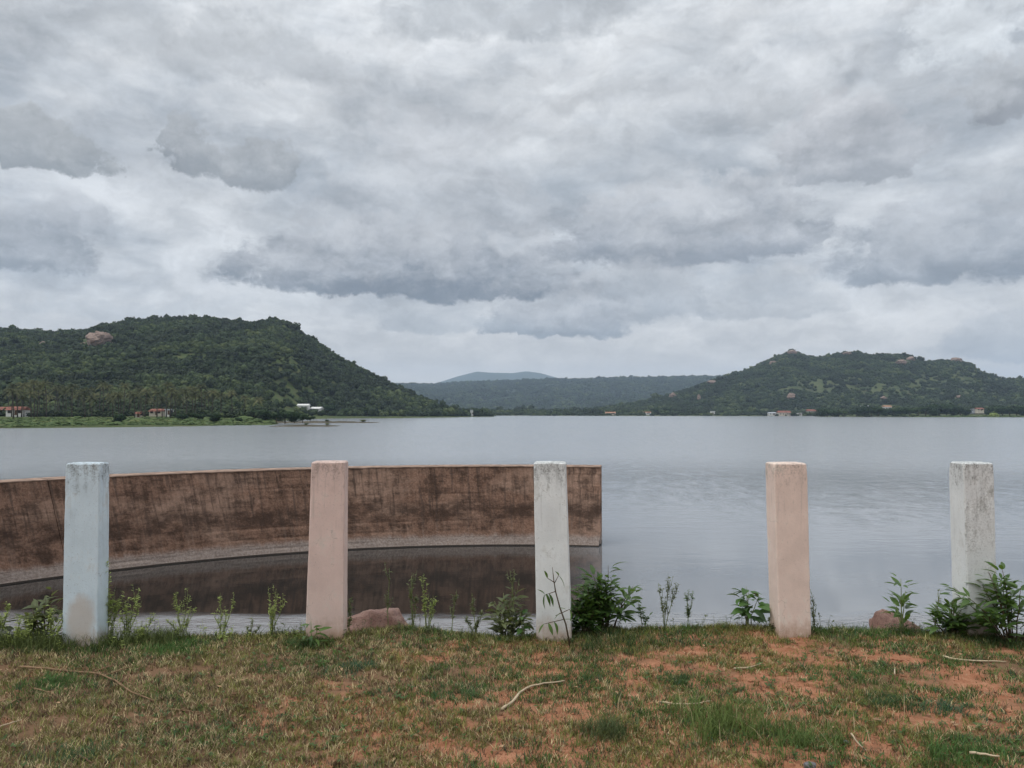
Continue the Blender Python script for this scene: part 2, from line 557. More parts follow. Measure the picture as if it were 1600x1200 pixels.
def mat_post(name, paint, under, mould, patch=None, mould_all=0.0):
    m, T, b = new_mat(name)
    tc = T.n('ShaderNodeTexCoord')
    p = tc.outputs['Object']
    x, y, z = T.sep(p)
    oi = T.n('ShaderNodeObjectInfo')
    off = T.vm('ADD', p, T.comb(T.m('MULTIPLY', oi.outputs['Random'], 37.0), 0.0, 0.0))
    n1 = T.noise(off, 5.0, 5, 0.6)
    n2 = T.noise(T.vm('MULTIPLY', off, (1, 1, 0.5)), 26.0, 7, 0.7)
    n3 = T.noise(off, 95.0, 4, 0.68)
    c = T.mix(T.ss(n1, 0.3, 0.7), tuple(v * 0.90 for v in paint), tuple(min(0.85, v * 1.06) for v in paint))
    # faded chalky places where the under coat shows
    wear = T.ss(T.m('ADD', T.m('MULTIPLY', n1, 0.6), T.m('MULTIPLY', n2, 0.4)), 0.53, 0.66)
    c = T.mix(T.m('MULTIPLY', wear, 0.7), c, under)
    # grime pits
    pits = T.ss(n3, 0.60, 0.70)
    c = T.mix(T.m('MULTIPLY', pits, 0.5), c, tuple(v * 0.4 for v in under))
    # black mould running from the top
    topm = T.ss(T.m('ADD', z, T.m('MULTIPLY', T.m('SUBTRACT', n2, 0.5), 0.55)), 0.98, 1.17)
    spk = T.m('ADD', T.m('MULTIPLY', n2, 0.45), T.m('MULTIPLY', n3, 0.55))
    fm = T.m('MULTIPLY', T.ss(spk, 0.40, 0.66), T.m('MAXIMUM', T.m('MULTIPLY', topm, mould), T.m('MULTIPLY', T.m('MULTIPLY', T.ss(n1, 0.40, 0.60), T.ss(y, -0.065, -0.08)), mould_all)))
    c = T.mix(fm, c, (0.065, 0.062, 0.055))
    cr = T.n('ShaderNodeTexVoronoi', feature='DISTANCE_TO_EDGE')
    T.put(cr.inputs['Vector'], T.vm('ADD', off, T.vm('SCALE', T.noise(off, 14.0, 4, 0.6, color=True), None, 0.12)))
    cr.inputs['Scale'].default_value = 6.5
    crack = T.m('MULTIPLY', T.ss(cr.outputs['Distance'], 0.016, 0.004), T.ss(n1, 0.54, 0.62))
    c = T.mix(T.m('MULTIPLY', crack, 0.32), c, (0.10, 0.085, 0.07))
    # splashed earth at the foot
    foot = T.ss(T.m('ADD', z, T.m('MULTIPLY', T.m('SUBTRACT', T.m('ADD', T.m('MULTIPLY', n1, 0.5), T.m('MULTIPLY', n2, 0.5)), 0.5), 0.45)), 0.17, 0.0)
    c = T.mix(T.m('MULTIPLY', foot, 0.75), c, (0.34, 0.215, 0.135))
    runs_ = T.noise(T.vm('MULTIPLY', off, (1.0, 1.0, 0.06)), 42.0, 5, 0.6)
    c = T.mix(T.m('MULTIPLY', T.m('MULTIPLY', T.ss(runs_, 0.52, 0.70), T.ss(z, 0.35, 1.15)), 0.38), c, tuple(v * 0.45 for v in under))
    if patch:
        px_, pz_, rx_, rz_ = patch
        dx = T.m('DIVIDE', T.m('SUBTRACT', x, px_), rx_)
        dz = T.m('DIVIDE', T.m('SUBTRACT', z, pz_), rz_)
        r = T.m('ADD', T.m('ADD', T.m('MULTIPLY', dx, dx), T.m('MULTIPLY', dz, dz)), T.m('MULTIPLY', T.m('SUBTRACT', T.m('ADD', T.m('MULTIPLY', n2, 0.5), T.m('MULTIPLY', n1, 0.5)), 0.5), 2.2))
        f = T.m('MULTIPLY', T.ss(r, 1.3, 0.3), T.ss(y, 0.0, -0.05))
        c = T.mix(T.m('MULTIPLY', f, 0.6), c, (0.45, 0.35, 0.27))
    T.put(b.inputs['Base Color'], c)
    b.inputs['Roughness'].default_value = 0.88
    b.inputs['Specular IOR Level'].default_value = 0.2
    hh = T.m('ADD', T.m('MULTIPLY', n2, 0.7), T.m('MULTIPLY', n3, 0.5))
    T.put(b.inputs['Normal'], T.bump(hh, 0.35, 0.006))
    return m


def mat_granite(name, c0, c1, c2):
    m, T, b = new_mat(name)
    tc = T.n('ShaderNodeTexCoord')
    p = tc.outputs['Object']
    n1 = T.noise(p, 3.0, 5, 0.6)
    n2 = T.noise(p, 25.0, 5, 0.7)
    c = T.mix(T.ss(n1, 0.3, 0.7), c0, c1)
    c = T.mix(T.ss(n2, 0.5, 0.68), c, c2)
    T.put(b.inputs['Base Color'], c)
    b.inputs['Roughness'].default_value = 0.85
    T.put(b.inputs['Normal'], T.bump(T.m('ADD', n1, n2), 0.8, 0.03))
    return m


def mat_hill(name, cols, scale, mottled=0.5):
    m, T, b = new_mat(name)
    geo = T.n('ShaderNodeNewGeometry')
    p = geo.outputs['Position']
    n1 = T.noise(p, scale, 5, 0.6)
    n2 = T.noise(p, scale * 9, 5, 0.65)
    c = T.mix(T.ss(n1, 0.35, 0.65), cols[0], cols[1])
    c = T.mix(T.m('MULTIPLY', T.ss(n2, 0.45, 0.65), mottled), c, cols[2])
    T.put(b.inputs['Base Color'], c)
    b.inputs['Roughness'].default_value = 0.95
    b.inputs['Specular IOR Level'].default_value = 0.05
    return m


def mat_crown(name, stops, big=0.012):
    """foliage of trees: each tree its own green, drifting over the hillside"""
    m, T, b = new_mat(name)
    oi = T.n('ShaderNodeObjectInfo')
    geo = T.n('ShaderNodeNewGeometry')
    n = T.noise(geo.outputs['Position'], big, 4, 0.6)
    leaf = T.noise(geo.outputs['Position'], 1.7, 2, 0.6)
    f = T.m('ADD', T.m('MULTIPLY', oi.outputs['Random'], 0.50), T.m('MULTIPLY', T.ss(n, 0.36, 0.64), 0.55))
    c = T.ramp(f, stops)
    c = T.mix(T.m('MULTIPLY', T.ss(leaf, 0.4, 0.7), 0.35), c, tuple(v * 1.7 for v in stops[-1][1]))
    T.put(b.inputs['Base Color'], c)
    b.inputs['Roughness'].default_value = 0.75
    b.inputs['Specular IOR Level'].default_value = 0.15
    return m


def mat_blades(name):
    m = bpy.data.materials.new(name)
    m.use_nodes = True
    T = NT(m.node_tree)
    out = T.n('ShaderNodeOutputMaterial')
    b = T.n('ShaderNodeBsdfPrincipled')
    tr = T.n('ShaderNodeBsdfTranslucent')
    mx = T.n('ShaderNodeMixShader')
    mx.inputs[0].default_value = 0.3
    a = T.n('ShaderNodeAttribute', attribute_name='tint')
    T.put(b.inputs['Base Color'], a.outputs['Color'])
    T.put(tr.inputs['Color'], a.outputs['Color'])
    b.inputs['Roughness'].default_value = 0.7
    b.inputs['Specular IOR Level'].default_value = 0.25
    T.t.links.new(b.outputs[0], mx.inputs[1])
    T.t.links.new(tr.outputs[0], mx.inputs[2])
    T.t.links.new(mx.outputs[0], out.inputs[0])
    return m


M = {}
M['soil'] = mat_soil()
M['bank'] = mat_bank()
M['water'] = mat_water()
M['wall'] = mat_wall()
M['coping'] = simple("weathered_coping", (0.27, 0.185, 0.14), 0.9, 0.4, 3.0, 0.2, 0.4)
M['joint'] = simple("joint_mortar", (0.085, 0.06, 0.047), 0.95, 0.3, 8.0)
M['hill'] = mat_hill("hill_ground", ((0.045, 0.065, 0.025), (0.075, 0.10, 0.035), (0.12, 0.10, 0.055)), 0.02)
M['hill_open'] = mat_hill("hill_grassland", ((0.04, 0.06, 0.028), (0.075, 0.095, 0.038), (0.13, 0.105, 0.06)), 0.02)
M['far_hill'] = mat_hill("distant_slope", ((0.035, 0.05, 0.03), (0.05, 0.065, 0.035), (0.06, 0.07, 0.04)), 0.004)
M['shore'] = mat_hill("shore_meadow", ((0.045, 0.085, 0.022), (0.085, 0.125, 0.035), (0.11, 0.12, 0.05)), 0.05)
M['mud'] = mat_hill("shore_mud", ((0.06, 0.05, 0.04), (0.10, 0.08, 0.055), (0.07, 0.08, 0.03)), 0.3)
M['crown'] = mat_crown("hill_tree_leaves", [(0.0, (0.0045, 0.009, 0.006)), (0.4, (0.011, 0.020, 0.010)), (0.72, (0.027, 0.046, 0.018)), (1.0, (0.080, 0.100, 0.034))])
M['crown_dark'] = mat_crown("shore_tree_leaves", [(0.0, (0.010, 0.022, 0.010)), (0.6, (0.022, 0.042, 0.016)), (1.0, (0.04, 0.065, 0.02))], 0.05)
M['meadow'] = mat_crown("meadow_leaves", [(0.0, (0.03, 0.06, 0.018)), (0.6, (0.06, 0.095, 0.028)), (1.0, (0.11, 0.13, 0.045))], 0.03)
M['palm'] = mat_crown("palm_fronds", [(0.0, (0.018, 0.024, 0.010)), (0.55, (0.048, 0.056, 0.023)), (1.0, (0.14, 0.138, 0.062))], 0.06)
M['bark'] = simple("palm_bark", (0.055, 0.045, 0.035), 0.9, 0.3, 1.5)
M['stem'] = simple("brown_stem", (0.085, 0.06, 0.035), 0.8, 0.3, 20)
M['green_stem'] = simple("green_stem", (0.17, 0.20, 0.075), 0.7, 0.3, 20)
M['leaf'] = leaf_mat("glossy_leaf", (0.036, 0.08, 0.022), (0.12, 0.20, 0.048), 0.42)
M['leaf_bright'] = leaf_mat("bright_leaf", (0.045, 0.105, 0.022), (0.09, 0.18, 0.04), 0.4)
M['leaf_pale'] = leaf_mat("yellow_green_leaf", (0.19, 0.25, 0.06), (0.36, 0.42, 0.13), 0.55)
M['leaf_dull'] = leaf_mat("dull_leaf", (0.065, 0.085, 0.035), (0.15, 0.17, 0.07), 0.55)
M['blades'] = mat_blades("grass_blades")
M['dead_leaf'] = simple("dead_leaf", (0.27, 0.17, 0.095), 0.85, 0.5, 9)
M['stick'] = simple("bleached_stick", (0.42, 0.33, 0.22), 0.8, 0.25, 20)
M['twig'] = simple("brown_twig", (0.20, 0.125, 0.07), 0.85, 0.3, 20)
M['granite'] = mat_granite("pink_granite", (0.30, 0.17, 0.135), (0.42, 0.27, 0.22), (0.17, 0.115, 0.10))
M['pebble'] = mat_granite("grey_stone", (0.22, 0.21, 0.21), (0.33, 0.32, 0.33), (0.15, 0.14, 0.14))
M['cliff'] = mat_granite("hill_granite", (0.20, 0.135, 0.108), (0.31, 0.23, 0.185), (0.09, 0.07, 0.06))
M['white'] = simple("whitewash", (0.62, 0.61, 0.59), 0.9, 0.1, 0.6)
M['cream'] = simple("cream_wall", (0.50, 0.45, 0.37), 0.9, 0.15, 0.6)
M['tile'] = simple("red_roof_tile", (0.21, 0.085, 0.06), 0.9, 0.45, 0.5)
M['orange_tile'] = simple("orange_roof_tile", (0.33, 0.18, 0.115), 0.85, 0.35, 0.6)
M['sheet'] = simple("grey_roof_sheet", (0.35, 0.37, 0.40), 0.6, 0.2, 1.0)
M['glass'] = simple("dark_window", (0.02, 0.022, 0.025), 0.3, 0.1, 1.0)
M['wood'] = simple("brown_door", (0.10, 0.055, 0.03), 0.7, 0.2, 3.0)

# ------------------------------------------------------------------ lake, ground
def lake():
    # finer quads near, one sheet to the far shores
    V = np.array([(-9000, 5, 0), (9000, 5, 0), (9000, 9000, 0), (-9000, 9000, 0)], float)
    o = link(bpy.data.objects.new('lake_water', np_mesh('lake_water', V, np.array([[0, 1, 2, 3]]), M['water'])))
    tag(o, kind='structure')


lake()

EDGE_PX = [(-400, 1010), (0, 1004), (110, 1008), (250, 1000), (400, 995), (520, 994), (590, 986), (640, 983), (700, 990), (830, 990), (950, 987),
           (1080, 983), (1200, 985), (1350, 987), (1600, 994), (2000, 1000)]
_ex = np.array([(p - 800) / F * (1.5 * F / (q - HORIZON)) for p, q in EDGE_PX])
_ey = np.array([1.5 * F / (q - HORIZON) for p, q in EDGE_PX])


def edge_y(x):
    return np.interp(x, _ex, _ey) + (fbm(np.asarray(x) * 3 + 40, np.asarray(x) * 0 + 3, 3) - 0.5) * 0.20


def ground_z(x, y):
    x, y = np.asarray(x, float), np.asarray(y, float)
    z = 3.0 + (fbm(x * 1.1 + 50, y * 1.1 + 50, 3) - 0.5) * 0.05 + (fbm(x * 9 + 50, y * 9 + 50, 3) - 0.5) * 0.022
    z = z + (fbm(x * 40 + 9, y * 40 + 9, 2) - 0.5) * 0.008
    over = np.maximum(y - edge_y(x) + 0.03, 0)
    return z - np.where(over < 0.3, over * over * 1.25, 0.1125 + (over - 0.3) * 0.75)


def gz(x, y):
    return float(ground_z(np.array([x]), np.array([y]))[0])


def grassy_ground():
    xs = np.concatenate([[-3000, -800, -200, -60, -25, -12, -8], np.arange(-6.8, 6.81, 0.03), [8, 12, 25, 60, 200, 800, 3000]])
    ys = np.concatenate([[-3000, -600, -120, -30, -8, -2, 0.5, 2.0], np.arange(2.7, 5.9, 0.025), [6.2, 6.8, 7.6, 8.6, 9.8, 11.0]])
    X, Y = np.meshgrid(xs, ys)
    Z = ground_z(X, Y)
    V = np.stack([X, Y, Z], -1).reshape(-1, 3)
    me = np_mesh('ground', V, grid_faces(len(ys), len(xs)), M['soil'], True)
    tag(link(bpy.data.objects.new('ground', me)), kind='structure')


grassy_ground()

# ------------------------------------------------------------------ curved retaining wall standing in the lake
WC, WR, WH, WBAT = (0.0, 7.9), 17.9, 2.62, 0.5


def wall_thing():
    root = empty('retaining_wall', (-4.5, 24.9, 0))
    tag(root, 'long curved brown masonry retaining wall with black stains standing in the lake', 'wall')
    inv = Matrix.Translation(-Vector(root.location))
    # angle measured from +Y towards +X; the photograph's right end and joints turned into angles
    def ang(px):
        u = (px - 800) / F
        A, B_, C_ = 1 + u * u, -2 * WC[1], WC[1] ** 2 - WR ** 2
        y = (-B_ + math.sqrt(B_ * B_ - 4 * A * C_)) / (2 * A)
        return math.atan2(u * y, y - WC[1])
    end = ang(937)
    joints = [ang(-420), ang(-190), ang(85), ang(300), ang(500), ang(673), ang(800), end]
    gaps = [0.004, 0.004, 0.011, 0.0025, 0.0025, 0.004, 0.0025, 0]
    rng = np.random.default_rng(3)
    for i in range(len(joints) - 1):
        a0, a1 = joints[i] + (gaps[i] if i else 0) / WR, joints[i + 1] - gaps[i + 1] / WR
        n = max(8, int((a1 - a0) * WR / 0.045))
        nz = 56
        s = np.linspace(a0, a1, n)
        h = np.linspace(-0.9, WH, nz)
        S, H = np.meshgrid(s, h)
        # joints lean with the batter
        lean = np.where(H > 0, (WH - H), WH) / WH * R(2.4)
        wgt = np.ones_like(S)
        if i == len(joints) - 2:
            wgt = 1 - (S - a0) / (a1 - a0)
        S2 = S + (lean - R(2.4)) * 0 + lean * 0.6 * np.where(S < ang(300), 1.0, np.clip((end - S) / (end - ang(300)), 0, 1))
        arc = S * WR
        if i == len(joints) - 2:
            S2 = S2 - (S - a0) / (a1 - a0) * (0.0022 * (1 - 2 * fbm(H * 4.1 + 8, H * 0 + 2, 4)) + 0.0025 * (vnoise(H * 2.3, H * 0 + 9) > 0.72))
        # masonry courses: every block sits a few millimetres in or out, plaster has worn between them
        ch = 0.31
        course = np.floor((H + 2) / ch).astype(int)
        bl = np.floor(arc / 0.72 + (course % 2) * 0.5 + rng.random(64)[course % 64] * 0.3).astype(int)
        off = (_PERM[course & 255, bl & 255] - 0.5) * 0.016
        worn = fbm(arc * 0.5 + 30, H * 0.9 + 30, 3)
        fr = ((H + 2) / ch) % 1.0
        bed = np.where((fr < 0.14), -0.012, 0) * np.clip((worn - 0.42) * 6, 0, 1)
        lift = np.floor((H + 0.2) / 0.85)
        disp = off * np.clip((worn - 0.40) * 5, 0, 1) + bed + (fbm(arc * 3, H * 3, 4) - 0.5) * 0.03 + (_PERM[lift.astype(int) & 255, 7] - 0.5) * 0.012
        # bottom splash ledge just above the water
        disp = disp + np.where(H < 0.05, 0.028, 0.0)
        rad = WR + WBAT * (H / WH) - disp
        X = WC[0] + np.sin(S2) * rad
        Y = WC[1] + np.cos(S2) * rad
        V = np.stack([X - root.location.x, Y - root.location.y, H - root.location.z], -1).reshape(-1, 3)
        # close the block behind with a flat back, top and ends
        front = len(V)
        T_ = 0.75
        def backpt(k, hh):
            a = S2[-1, k]
            r = WR + WBAT + T_
            return (WC[0] + math.sin(a) * r - root.location.x, WC[1] + math.cos(a) * r - root.location.y, hh)
        extra = [backpt(k, WH) for k in range(n)] + [backpt(k, -0.9) for k in range(n)]
        V = np.concatenate([V, np.array(extra)])
        fc = [tuple(q) for q in grid_faces(nz, n)]
        top0, bt, bb = (nz - 1) * n, front, front + n
        for k in range(n - 1):
            fc.append((top0 + k, top0 + k + 1, bt + k + 1, bt + k))
            fc.append((bt + k, bt + k + 1, bb + k + 1, bb + k))
        fc.append(tuple([r * n for r in range(nz)] + [bt, bb]))
        fc.append(tuple([r * n + n - 1 for r in range(nz)][::-1] + [bb + n - 1, bt + n - 1]))
        me = bpy.data.meshes.new('wall_panel')
        me.from_pydata(V.tolist(), [], fc)
        me.materials.append(M['wall'])
        uv = me.uv_layers.new(name='run')
        U = np.concatenate([arc.ravel(), arc[-1], arc[-1]])
        W_ = np.concatenate([H.ravel(), np.full(n, WH), np.full(n, -0.9)])
        li = np.empty(len(me.loops), dtype=np.int32)
        me.loops.foreach_get('vertex_index', li)
        uv.data.foreach_set('uv', np.stack([U[li] + 40, W_[li]], -1).astype(np.float32).ravel())
        me.update()
        o = link(bpy.data.objects.new('wall_panel', me), root)
        if i < len(joints) - 2:
            js = MB()
            lean_top, lean_bot = S2[-1, -1], S2[0, -1]
            q = []
            for aa, hh, rr_ in ((lean_bot, -0.9, WR - WBAT * 0.9 / WH), (lean_top, WH, WR + WBAT)):
                for da, dr in ((-0.002, 0.03), (0.0032, 0.03), (0.0032, 0.3), (-0.002, 0.3)):
                    q.append((WC[0] + math.sin(aa + da) * (rr_ + dr) - root.location.x, WC[1] + math.cos(aa + da) * (rr_ + dr) - root.location.y, hh - 0.004))
            js.add(q, [(0, 1, 5, 4), (1, 2, 6, 5), (2, 3, 7, 6), (3, 0, 4, 7), (4, 5, 6, 7), (3, 2, 1, 0)])
            js.build('joint', M['joint'], root)
        # coping course on top, slightly proud
        mb = MB()
        ks = list(range(0, n, 6)) + ([n - 1] if (n - 1) % 6 else [])
        ring = []
        for k in ks:
            a = S2[-1, k]
            for r, zz in ((WR + WBAT - 0.02, WH + 0.003), (WR + WBAT - 0.02, WH + 0.03), (WR + WBAT + T_ + 0.03, WH + 0.035), (WR + WBAT + T_ + 0.03, WH + 0.003)):
                jz = (mnoise.noise(Vector((a * 30, r, 0)))) * 0.008
                ring.append((WC[0] + math.sin(a) * r - root.location.x, WC[1] + math.cos(a) * r - root.location.y, zz + jz))
        fcs = []
        for j in range(len(ks) - 1):
            for q in range(4):
                q2 = (q + 1) % 4
                fcs.append((j * 4 + q, j * 4 + q2, j * 4 + 4 + q2, j * 4 + 4 + q))
        fcs += [(3, 2, 1, 0), tuple(len(ring) - 4 + q for q in range(4))]
        mb.add(ring, fcs)
        mb.build('coping', M['coping'], root)


wall_thing()

# ------------------------------------------------------------------ far land
def interp(tab, x):
    t = np.array(tab, float)
    return np.interp(x, t[:, 0], t[:, 1])


class Land:
    """terrain given along sight lines: shore distance, foot and crest of the hill, and back slope"""
    def __init__(self, name, mat, px0, px1, step, shore, foot, foot_z, crest, crest_y, rows=(10, 46, 14), crest_off=0.0, bumps=6.0, power=1.25, back=0.55, seed=0):
        px = np.arange(px0, px1 + 0.1, step)
        u = (px - 800) / F
        S, B, Cd = interp(shore, px), interp(foot, px), interp(crest, px)
        hz = CAMZ + (HORIZON - (interp(crest_y, px) + crest_off)) / F * Cd
        fz = interp(foot_z, px)
        hz = np.maximum(hz, fz + 0.5)
        t1, t2, t3 = np.linspace(0, 1, rows[0], endpoint=False), np.linspace(0, 1, rows[1], endpoint=False), np.linspace(0, 1, rows[2])
        D, Z, K = [], [], []
        for t in t1:
            D.append(S + (B - S) * t); Z.append(-0.25 + (fz + 0.25) * min(1, t * 1.0) ** 0.6); K.append(t * 0 - 1 + t)
        for t in t2:
            prof = 0.55 * t ** power + 0.45 * (math.sin(math.pi / 2 * t)) ** 1.6
            D.append(B + (Cd - B) * t); Z.append(fz + (hz - fz) * prof); K.append(t)
        for t in t3:
            D.append(Cd + (Cd - B) * back * t + 20 * t); Z.append(hz + (fz - 2 - hz) * (t ** 1.5)); K.append(1 + t)
        D, Z = np.array(D), np.array(Z)
        K = np.array(K)[:, None] * np.ones_like(D)
        X = u[None, :] * D
        env = np.clip(np.sin(np.clip(K, 0, 1) * math.pi), 0, 1) * np.clip((hz - fz)[None, :] / 60, 0, 1)
        Z = Z + env * bumps * 2 * (fbm(X / 130 + 60 + seed, D / 130 + 60, 4) - 0.5)
        self.X, self.D, self.Z, self.K, self.px = X, D, Z, K, px
        V = np.stack([X, D, Z], -1).reshape(-1, 3)
        me = np_mesh(name, V, grid_faces(D.shape[0], D.shape[1]), mat, True)
        self.o = tag(link(bpy.data.objects.new(name, me)), kind='structure')
        self.rows = rows

    def sample(self, n, kmin, kmax, rng):
        """random surface points between two row parameters, even by area"""
        K0 = self.K[:, 0]
        r0 = np.searchsorted(K0, kmin); r1 = min(np.searchsorted(K0, kmax), len(K0) - 2)
        X, D, Z = self.X, self.D, self.Z
        area = (X[r0:r1, 1:] - X[r0:r1, :-1]) * (D[r0 + 1:r1 + 1, :-1] - D[r0:r1, :-1])
        area = np.abs(area)
        w = area.ravel() / area.sum()
        idx = rng.choice(len(w), n, p=w)
        i, j = idx // area.shape[1] + r0, idx % area.shape[1]
        a, b = rng.random(n), rng.random(n)
        def bil(A):
            return (A[i, j] * (1 - a) + A[i + 1, j] * a) * (1 - b) + (A[i, j + 1] * (1 - a) + A[i + 1, j + 1] * a) * b
        return np.stack([bil(X), bil(D), bil(Z)], -1), bil(self.K)

    def z_at(self, px, D):
        j = int(np.clip(np.searchsorted(self.px, px), 0, len(self.px) - 1))
        return float(np.interp(D, self.D[:, j], self.Z[:, j]))


LEFT_CREST = [(-400, 520), (-200, 508), (0, 513), (40, 515), (80, 516), (120, 516), (150, 508), (180, 502), (230, 496), (270, 494), (310, 494), (350, 497), (390, 502),
              (405, 499), (420, 496), (445, 500), (470, 517), (500, 537), (540, 561), (580, 583), (620, 601), (650, 614), (690, 632), (720, 641), (745, 646), (770, 650)]
left_hill = Land('hill', M['hill'], -420, 772, 4,
                 shore=[(-420, 205), (0, 212), (100, 221), (200, 231), (300, 247), (400, 279), (430, 300), (445, 420), (480, 540), (520, 590), (620, 625), (700, 740), (740, 838), (772, 860)],
                 foot=[(-420, 420), (0, 430), (300, 450), (420, 500), (480, 600), (520, 650), (620, 680), (700, 780), (740, 860), (772, 880)],
                 foot_z=[(-420, 4.0), (420, 3.6), (480, 2.0), (620, 1.2), (772, 0.5)],
                 crest=[(-420, 1150), (0, 1120), (300, 1080), (430, 1040), (600, 980), (700, 930), (772, 900)],
                 crest_y=LEFT_CREST, crest_off=6.0, bumps=9)

RIGHT_CREST = [(760, 648), (850, 645), (900, 642), (950, 637), (1000, 628), (1040, 618), (1080, 606), (1110, 594), (1140, 585), (1170, 577), (1200, 562), (1225, 552), (1240, 549),
               (1255, 553), (1270, 558), (1290, 556), (1320, 549), (1340, 549), (1360, 554), (1385, 552), (1420, 553), (1435, 560), (1450, 566), (1470, 562), (1500, 562),
               (1520, 568), (1545, 582), (1570, 591), (1600, 592), (1700, 600), (1800, 590), (2000, 585)]
right_hill = Land('hill', M['hill_open'], 740, 2010, 4,
                  shore=[(740, 1150), (800, 1180), (900, 1120), (1100, 1060), (1270, 1040), (1280, 880), (1330, 830), (1420, 800), (1600, 760), (2010, 700)],
                  foot=[(740, 1450), (900, 1350), (1100, 1300), (1300, 1250), (1600, 1200), (2010, 1100)],
                  foot_z=[(740, 2.0), (1100, 3.0), (1600, 4.5), (2010, 5)],
                  crest=[(740, 1700), (900, 1750), (1100, 1950), (1240, 2000), (1450, 1900), (1600, 2000), (2010, 1900)],
                  crest_y=RIGHT_CREST, crest_off=3.0, bumps=13, seed=20)

RIDGE_CREST = [(400, 602), (560, 600), (640, 599), (680, 600), (720, 597), (800, 594), (860, 591), (900, 592), (960, 590), (1040, 588), (1110, 587), (1180, 588), (1300, 592), (1500, 600)]
ridge = Land('ridge', M['far_hill'], 380, 1500, 4,
             shore=[(380, 1250), (1500, 1250)], foot=[(380, 2900), (1500, 2900)], foot_z=[(380, 6), (1500, 6)],
             crest=[(380, 5400), (1500, 5400)], crest_y=RIDGE_CREST, crest_off=2.0, bumps=22, rows=(6, 50, 8), seed=40)

FAR_CREST = [(560, 606), (660, 604), (690, 596), (715, 588), (745, 580.5), (765, 582), (800, 583), (822, 580), (845, 583), (870, 590), (900, 596), (1000, 602), (1200, 606)]
far = Land('distant_hill', M['far_hill'], 540, 1220, 5,
           shore=[(540, 5200), (1220, 5200)], foot=[(540, 8500), (1220, 8500)], foot_z=[(540, 10), (1220, 10)],
           crest=[(540, 12000), (1220, 12000)], crest_y=FAR_CREST, bumps=40, rows=(4, 40, 6), seed=80, back=0.25)

# low plain that closes the view outside the hills
def plain():
    V = np.array([(-12500, 1400, -0.6), (12500, 1400, -0.6), (12500, 15000, 6), (-12500, 15000, 6)], float)
    tag(link(bpy.data.objects.new('plain', np_mesh('plain', V, np.array([[0, 1, 2, 3]]), M['far_hill']))), kind='structure')


plain()


def crown_mesh(name, mat, seed, nq=150, flat=0.8):
    """an uneven crown: a dark inner mass and many leaf clumps standing out of it"""
    rng = np.random.default_rng(seed)
    V, Fc = [], []
    lobes = [(rng.normal(0, 0.34, 3) * np.array([1, 1, 0.55]), rng.uniform(0.42, 0.68)) for _ in range(5)]
    bm = bmesh.new()
    for c, r in lobes:
        g = bmesh.ops.create_icosphere(bm, subdivisions=1, radius=r * 0.78, matrix=Matrix.Translation(Vector((c[0], c[1], c[2] * flat))))
    V = [tuple(v.co) for v in bm.verts]
    Fc = [tuple(v.index for v in f.verts) for f in bm.faces] if not bm.verts.ensure_lookup_table() else []
    bm.verts.index_update()
    Fc = [tuple(v.index for v in f.verts) for f in bm.faces]
    bm.free()
    for _ in range(nq):
        c, r = lobes[rng.integers(5)]
        d = rng.normal(0, 1, 3); d /= np.linalg.norm(d)
        p = c + d * r * rng.uniform(0.72, 1.08)
        p[2] *= flat
        n = d + rng.normal(0, 0.45, 3); n /= np.linalg.norm(n)
        a = np.cross(n, rng.normal(0, 1, 3)); a /= np.linalg.norm(a)
        b = np.cross(n, a)
        s = rng.uniform(0.09, 0.19)
        o = len(V)
        V += [tuple(p + a * s), tuple(p + b * s * 0.8 + n * s * 0.2), tuple(p - a * s), tuple(p - b * s * 0.8 + n * s * 0.1)]
        Fc += [(o, o + 1, o + 2), (o, o + 2, o + 3)]
    me = bpy.data.meshes.new(name)
    me.from_pydata(V, [], Fc)
    me.materials.append(mat)
    me.update()
    return me


